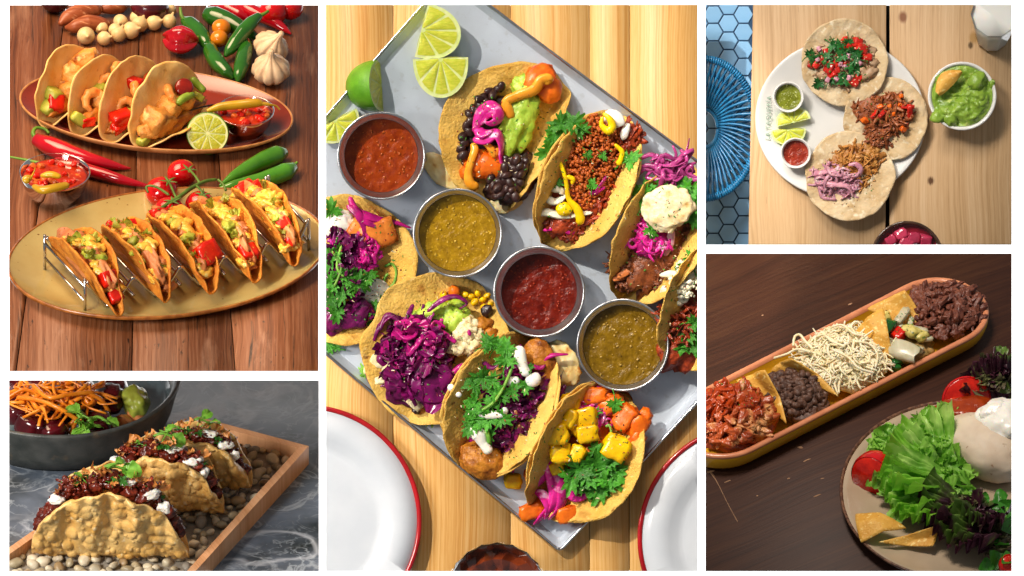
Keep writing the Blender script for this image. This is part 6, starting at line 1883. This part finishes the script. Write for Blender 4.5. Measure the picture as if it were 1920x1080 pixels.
# ---- crisp tacos in the steel rack
def crisp(label, px, py, seed, rad=122, yaw=-62, an=72, ap=76):
    t = Thing(P, 'crisp_taco', label, 'taco', px, py, 26, 'crisp shell tacos in the wire rack')
    g = fold(rad, an, ap, 12, 3.6, 0, 5, .02, seed, 30, 130, 0, .07)
    g.v[:, 1] *= .84; g.v[:, 2] *= .84
    t.part('shell', g.rot(rz=yaw).ground(0), hard_shell)
    return t
cheese = mat('melted_yellow_cheese', '#f0c04c', '#e0a034', vs=40, rough=.3, rnd=.1, sss=.25, spots=[('#d8d890', 30, .6, .7)])
lett = mat('chopped_lettuce', '#c0bc48', '#94a02c', vs=30, rough=.35, rnd=.2, translucent=.25)
shredm = mat('pink_meat', '#d08450', '#b0602c', vs=40, rough=.4, rnd=.12, bump=.4)
def stuffing(t, seed, tom, rad=122, yaw=-62, top=98):
    """cheese, lettuce and meat heaped along the opening of the shell"""
    rg = random.Random(seed)
    ca, sa = math.cos(R(yaw)), math.sin(R(yaw))
    def pt(q, dv=0, dw=0):
        a = (2 * q - 1) * .92
        x, y = a * rad, dv
        w = top * (1 - .80 * a * a) - 12 + dw
        return P.px(t.o + np.array([x * ca - y * sa, x * sa + y * ca, w]))
    t.part('filling_bed', blob(rad * .9, 20, top * .42, .14, 2.4, seed, 4).rot(rz=yaw), shredm, uvw=t.o + np.array([0, 0, top * .48]))
    for k in range(44):
        q = rg.uniform(.04, .97)
        x, y, w = pt(q, rg.uniform(-15, 15), rg.uniform(-10, 5))
        m = (cheese, cheese, cheese, lett, shredm, cheese)[rg.randrange(6)]
        nm = {cheese: 'cheese_lump', lett: 'lettuce_piece', shredm: 'meat_piece'}[m]
        lump(t, nm, m, x, y, w, rg.uniform(10, 19), rg.uniform(8, 13), rg.uniform(6, 11), rg.uniform(0, 180), .36, 2.4, seed + k, 3)
    for k in range(6):
        g = ruffle(26, 24, k + seed, .18, 18, 8, 3)
        t.part('lettuce_shred', g, lett, at=pt(rg.uniform(.1, .9), rg.uniform(-12, 12), 4), rot=(rg.uniform(-50, 50), rg.uniform(-50, 10), rg.uniform(0, 360)))
    for k in range(8):
        q = rg.uniform(.15, .7)
        path(t, 'cheese_drip', cheese, [pt(q, -12, 2), pt(q + .1, 2, 6), pt(q + .2, 12, 0)], [5, 8, 4], 8, 20, .6)
    for (q, dv, dw, s) in tom:
        t.part('tomato_piece', chunk(30 * s, 26 * s, 20 * s, .35, .1, seed), tomato, at=pt(q, dv, dw), rot=(rg.uniform(20, 60), rg.uniform(-20, 20), rg.uniform(20, 70)))
for (px, py, sd, lab, tom) in ((165, 534, 1, 'crisp taco at the left end of the wire rack', [(.86, 0, 6, 1.2), (.97, 2, 4, .9)]), (257, 514, 2, 'crisp taco second from the left in the wire rack', [(.12, -4, 8, 1), (.3, 14, 6, .7)]), (340, 494, 3, 'crisp taco in the middle of the rack with a big tomato cube', [(.16, -6, 8, 1.2), (.86, 12, 12, 1.6)]), (423, 474, 4, 'crisp taco fourth from the left in the wire rack', [(.9, 0, 6, 1.2)]), (500, 446, 5, 'crisp taco at the right end of the wire rack', [(.14, 0, 8, 1.3), (.25, 8, 4, 1.1), (.8, 0, 6, .9), (.92, 0, 4, .8)])):
    t = crisp(lab, px, py, sd)
    stuffing(t, sd * 40, tom)
    flecks(t, px, py - 40, 90, 110, 46, f_green, 2.2, sd)
    flecks(t, px, py - 40, 90, 110, 40, f_red, 2.0, sd + 9)
t = Thing(P, 'taco_rack', 'zigzag steel wire rack holding the crisp tacos', 'rack', 330, 500, 8)
base = [P.uvw(x, y, 0)[:2] for x, y in ((165, 540), (257, 520), (340, 500), (423, 480), (500, 452))]
axd = np.array([math.cos(R(-64)), math.sin(R(-64))])
def at2(p, k, w): return tuple(p + axd * k) + (w,)
for k in (92, -80):
    pts = []
    first = base[0] * 1.5 - base[1] * .5
    last = base[4] * 1.5 - base[3] * .5
    hump = [first] + [(base[i] + base[i + 1]) / 2 for i in range(4)] + [last]
    for i in range(5):
        L = hump[i]; Rr = hump[i + 1]; c = base[i]
        hi = 78 if i == 0 else 62
        pts += [at2(L * .92 + c * .08, k, hi), at2(c * .8 + L * .2, k, 14), at2(c * .8 + Rr * .2, k, 14), at2(Rr * .92 + c * .08, k, 62 if i < 4 else 82)]
    C = np.array(pts) - t.o
    # round the bends a little
    fine = []
    for a, b in zip(C, C[1:]):
        for s in (0.06, .14, .5, .86, .94): fine.append(a * (1 - s) + b * s)
    t.part('zigzag_wire', tube(np.array([C[0]] + fine + [C[-1]]), 3.6, 9), wire)
for h in hump[1:5]:
    for off, w in ((-9, 54), (9, 54), (0, 24)):
        d = np.array([math.cos(R(26)), math.sin(R(26))]) * off
        C = np.array([at2(h + d, 92, w), at2(h + d, -80, w)]) - t.o
        t.part('rack_wire', tube(C, 2.9, 8), wire)
for h in (first, last):
    for k in (92, -80):
        C = np.array([at2(h, k, 4), at2(h, k, 84)]) - t.o
        t.part('rack_post', tube(C, 3.0, 9), wire)
    for w in (66, 34):
        C = np.array([at2(h, 92, w), at2(h, -80, w)]) - t.o
        t.part('rack_wire', tube(C, 2.9, 8), wire)

# ---- salsa bowl, chillies and tomatoes between the plates
t = glass_bowl('glass bowl of salsa with yellow chillies at the left edge', 103, 372, 64, 58, 0, 6)
path(t, 'chilli_slice', ypep, [(62, 348, 66), (80, 356, 72), (105, 352, 74), (130, 346, 72)], [6, 11, 11, 9], 10, 24, .7)
path(t, 'chilli_slice', ypep, [(75, 330, 68), (95, 327, 72), (115, 332, 70)], [4, 8, 8, 5], 10, 20, .7)
path(t, 'chilli_slice', ypep, [(52, 344, 66), (50, 336, 70), (60, 332, 70)], [6, 9, 6], 10, 20, .7)
path(t, 'chilli_stalk', ypep, [(58, 334, 70), (64, 322, 80), (66, 314, 88)], [2.4, 1.6, 1.2], 6, 12)
redc = mat('red_chilli', '#b80c1c', '#98061a', vs=14, rough=.12, rnd=.06, coat=.5)
greenc = mat('green_jalapeno', '#2c6a1c', '#1c5012', vs=16, rough=.13, rnd=.16, coat=.5)
brightg = mat('bright_jalapeno', '#4c8a24', '#387418', vs=16, rough=.14, rnd=.08, coat=.4)
pepper('red_chilli', 'fat red chilli lying left below the brick red plate', [(68, 262, 17), (95, 274, 19), (135, 290, 17), (185, 304, 13), (225, 313, 7), (245, 316, 4)], [13, 18, 19, 16, 11, 5, 1.5], redc, [(70, 262, 20), (62, 250, 26), (68, 240, 30), (84, 242, 28), (92, 250, 24)], 'chillies between the plates', cat='chilli')
pepper('red_chilli', 'slim red chilli with a long green stalk above the glass bowl', [(104, 302, 16), (140, 312, 16), (190, 326, 14), (240, 340, 10), (284, 350, 5)], [8, 12, 13, 12, 10, 6, 1.5], redc, [(108, 303, 17), (80, 306, 20), (50, 300, 20), (18, 294, 20)], 'chillies between the plates', cat='chilli', stem_r=(5, 3, 2))
pepper('green_jalapeno', 'upper bright green jalapeno at the right between the plates', [(412, 348, 14), (440, 330, 17), (480, 308, 18), (515, 292, 18), (534, 286, 14)], [2, 9, 15, 18, 18, 10], brightg, None, 'jalapenos between the plates')
pepper('green_jalapeno', 'lower bright green jalapeno with stalk at the right between the plates', [(404, 356, 14), (440, 348, 17), (490, 338, 18), (530, 325, 18), (550, 314, 15)], [2, 9, 14, 17, 18, 11], brightg, [(549, 315, 16), (554, 308, 18), (557, 304, 20)], 'jalapenos between the plates')
vine = mat('tomato_vine', '#5c7c2c', '#42601c', vs=40, rough=.5, rnd=.1)
def cherry(label, px, py, w, r, star, seed, group='cherry tomatoes on the vine', m=None):
    t = Thing(P, 'cherry_tomato', label, 'tomato', px, py, max(0, w - r), group)
    fr = t.part('fruit', blob(r, r, r * .93, .02, 1.2, seed, 4), m or tomato_skin, at=(px, py, w))
    if star:
        c = P.uvw(star[0], star[1], star[2])
        for k in range(5):
            a = 1.256 * k + seed
            d = np.array([math.cos(a), math.sin(a), 0])
            Q = np.array([c, c + d * r * .3 + np.array([0, 0, 2]), c + d * r * .62 + np.array([0, 0, 1 + 3 * (k % 2)])]) - t.o
            t.part('sepal', tube(Q, [2.4, 2.6, .5], 6, 10, .4), vine, parent=fr)
    return t
cherry('cherry tomato at the top of the vine between the plates', 341, 325, 30, 28, (354, 318, 58), 1)
cherry('cherry tomato at the left of the vine touching the cream plate', 303, 360, 32, 31, (316, 340, 62), 2)
cherry('cherry tomato lying lowest behind the crisp tacos', 318, 396, 40, 29, (324, 378, 66), 3)
cherry('cherry tomato at the right of the vine behind the crisp tacos', 375, 384, 40, 28, (380, 366, 66), 4)
t = Thing(P, 'tomato_vine', 'green vine stalk joining the four cherry tomatoes', 'vine', 350, 355, 30)
for q, r in (([(290, 400, 56), (310, 385, 62), (335, 370, 66), (360, 352, 66), (385, 340, 60), (408, 336, 56)], [3, 4, 4.2, 3.6, 3]), ([(355, 318, 60), (366, 330, 66), (375, 344, 64)], [2.4, 2.2, 2.6]), ([(278, 362, 56), (275, 350, 62), (292, 350, 66), (318, 366, 66)], [2.4, 2.4, 2.6]), ([(316, 340, 62), (322, 352, 68), (330, 370, 66)], [2, 2.2, 2.4]), ([(380, 366, 66), (376, 356, 70), (368, 348, 66)], [2, 2.2, 2.4]), ([(408, 336, 56), (418, 345, 54), (424, 358, 50)], [2.6, 2.2, 3])):
    path(t, 'vine_stalk', vine, q, r, 8, 26)

# ---- vegetables at the back
onion_w = mat('pearl_onion', '#e8d2a0', '#d4b47c', vs=30, rough=.35, rnd=.06, sss=.15, spots=[('#b88a4c', 30, .66, .76)])
def pearl(label, px, py, r, tip):
    t = Thing(P, 'pearl_onion', label, 'onion', px, py + 0, 0, 'pearl onions at the back')
    g = lathe([(0, -r * .92), (r * .4, -r * .86), (r * .8, -r * .55), (r, 0), (r * .86, r * .5), (r * .5, r * .84), (r * .2, r * 1.02), (r * .12, r * 1.35), (0, r * 1.4)], 28)
    t.part('bulb', g, onion_w, at=(px, py, r * .95), rot=(tip[0], tip[1], 0))
    return t
pl = [(161, 67, 17, 'nearest the left, beside the shallot'), (195, 72, 14, 'closest to the leftmost soft taco'), (222, 65, 15, 'between the two front rows'), (190, 52, 13, 'half hidden behind the front three'), (216, 56, 13, 'in the middle of the heap'), (245, 57, 17, 'below the middle of the back row'), (262, 46, 16, 'right of centre in the heap'), (226, 40, 14, 'at the left of the back row'), (258, 33, 15, 'under the red onion'), (288, 42, 16, 'second from the right'), (317, 40, 14, 'farthest right of the heap'), (318, 18, 13, 'behind the farthest right one')]
for k, (x, y, r, lb) in enumerate(pl):
    pearl('small white pearl onion ' + lb, x, y, r, ((60, 20), (20, 60), (-30, 30), (70, -40))[k % 4])
shal = mat('shallot_skin', '#b0643c', '#8a4424', vs=24, rough=.35, rnd=.08, stretch=((1, 6, 1), 0), spots=[('#d89a70', 40, .6, .7)])
pepper('shallot', 'upper copper skinned shallot at the back left', [(112, 46, 16), (126, 34, 20), (150, 24, 22), (175, 18, 20), (190, 14, 16)], [4, 14, 19, 17, 7], shal, None, 'shallots at the back', cat='shallot')
pepper('shallot', 'lower copper skinned shallot next to the pearl onions', [(122, 52, 14), (140, 50, 17), (165, 44, 18), (190, 44, 16), (207, 42, 10)], [3, 13, 18, 13, 3], shal, None, 'shallots at the back', cat='shallot')
pepper('shallot', 'shallot at the top edge behind the pearl onions', [(188, 18, 15), (205, 14, 17), (225, 10, 17), (240, 6, 10)], [6, 14, 16, 6], shal, None, 'shallots at the back', cat='shallot')
pepper('garlic_clove', 'pale garlic clove under the copper shallots', [(122, 40, 12), (132, 34, 14), (145, 28, 10)], [5, 13, 4], onion_w, None, cat='garlic')
solo(P, 'red_onion', 'dark red onion cut off by the top edge', 'onion', blob(36, 34, 30, .04, 1.4, 3, 4), mat('red_onion_skin', '#5c1420', '#3c0a16', vs=20, rough=.2, rnd=0, coat=.3), (281, 14, 28))
solo(P, 'red_onion', 'dark purple onion in the shade at the top left', 'onion', blob(28, 26, 24, .04, 1.4, 4, 4), MATS['red_onion_skin'], (104, 0, 22))
# lobed red pepper
t = Thing(P, 'habanero', 'wrinkled shiny red pepper lying above the soft tacos', 'pepper', 340, 84, 0)
g = blob(30, 27, 24, .03, 1.3, 4, 5)
a = np.arctan2(g.v[:, 1], g.v[:, 2])
g.v *= (1 + .13 * np.cos(a * 4 + .6) + .05 * np.cos(a * 7) + .06 * fbm(g.v * .06, 2, 2))[:, None]
t.part('pod', g, redc, at=(339, 74, 26), rot=(10, 0, -12))
path(t, 'stalk', stalk_green, [(362, 73, 30), (369, 71, 32), (374, 68, 34)], [6, 4, 3], 8, 12)
GJ = 'dark green jalapenos at the back'
pepper('green_jalapeno', 'dark jalapeno with an upright stalk behind the red pepper', [(345, 38, 16), (358, 46, 18), (375, 62, 18), (386, 80, 16), (388, 94, 8)], [8, 15, 16, 15, 11, 3], greenc, [(346, 39, 18), (340, 28, 26), (338, 14, 34)], GJ)
pepper('green_jalapeno', 'long dark jalapeno lying at the back behind the orange tomatoes', [(388, 26, 22), (405, 32, 24), (430, 42, 22), (460, 58, 18), (486, 74, 12)], [14, 20, 20, 17, 13, 5], greenc, None, GJ)
pepper('green_jalapeno', 'dark jalapeno standing diagonally across the pile', [(422, 106, 14), (432, 92, 22), (448, 70, 34), (468, 46, 46), (486, 30, 50)], [3, 10, 14, 15, 13, 8], greenc, [(484, 31, 50), (495, 26, 54), (504, 20, 58)], GJ)
pepper('green_jalapeno', 'dark jalapeno nearest the red plate pointing right down', [(394, 84, 16), (396, 98, 18), (408, 118, 18), (424, 134, 15), (437, 148, 8)], [9, 15, 17, 15, 12, 3], greenc, None, GJ)
pepper('green_jalapeno', 'dark jalapeno upright beside the garlic bulbs', [(462, 76, 16), (460, 94, 18), (455, 116, 18), (449, 138, 14), (446, 154, 7)], [9, 15, 16, 15, 11, 3], greenc, None, GJ)
ot = mat('orange_tomato', '#d88414', '#c4700c', vs=14, rough=.14, rnd=.05, coat=.4)
cherry('upper orange cherry tomato among the dark jalapenos', 415, 52, 30, 18, None, 3, 'orange cherry tomatoes', ot)
cherry('lower orange cherry tomato among the dark jalapenos', 411, 72, 22, 17, None, 5, 'orange cherry tomatoes', ot)
garl = mat('garlic_skin', '#e6cfae', '#d4b490', vs=26, rough=.5, rnd=.04, sss=.1, stretch=((3, 3, .5), 0), spots=[('#c49a80', 30, .62, .74)])
for px, py, r, lb, rt in ((508, 88, 35, 'garlic bulb farther from the viewer beside the jalapenos', (20, 25, 10)), (508, 130, 37, 'garlic bulb nearer the viewer beside the jalapenos', (8, -6, 40))):
    t = Thing(P, 'garlic_bulb', lb, 'garlic', px, py, 0, 'garlic bulbs')
    g = lathe([(0, -r * .62), (r * .3, -r * .66), (r * .7, -r * .52), (r, -r * .1), (r * .95, r * .22), (r * .66, r * .56), (r * .3, r * .8), (r * .16, r * 1.05), (r * .14, r * 1.3), (0, r * 1.32)], 72)
    a = np.arctan2(g.v[:, 1], g.v[:, 0]); rad = np.hypot(g.v[:, 0], g.v[:, 1])
    k = 1 - .13 * np.abs(np.cos(a * 4.5)) ** 6
    g.v[:, 0] *= k; g.v[:, 1] *= k
    t.part('bulb', g, garl, at=(px, py, r * .7), rot=rt)
    t.part('root', blob(r * .16, r * .16, r * .08, .3, 2, 3, 2), shal, at=(px + r * .8, py + r * .15, r * .5))
pepper('red_chilli', 'long red chilli at the top right with its tip near the garlic', [(440, 2, 24), (470, 20, 24), (505, 36, 18), (530, 52, 11), (546, 64, 6)], [12, 14, 14, 11, 7, 1.5], redc, None, 'chillies at the back', cat='chilli')
pepper('red_chilli', 'red chilli cut off by the top edge above the long jalapeno', [(400, 4, 20), (425, 14, 20), (450, 26, 18), (470, 38, 12)], [10, 13, 12, 4], redc, None, 'chillies at the back', cat='chilli')
cherry('red tomato at the top right edge, left of two', 512, 22, 26, 27, None, 7, 'red tomatoes at the top edge')
cherry('red tomato at the top right edge, right of two', 544, 14, 24, 25, None, 8, 'red tomatoes at the top edge')

# ------------------------------------------------------------------ saw every table top and what stands on it to its outline
for _p in (P_TL, P_BL, P_C, P_TR, P_BR):
    trim(_p)
for o in list(bpy.data.objects):                     # empties that lost all their parts
    if o.type == 'EMPTY' and not o.children:
        bpy.data.objects.remove(o, do_unlink=True)
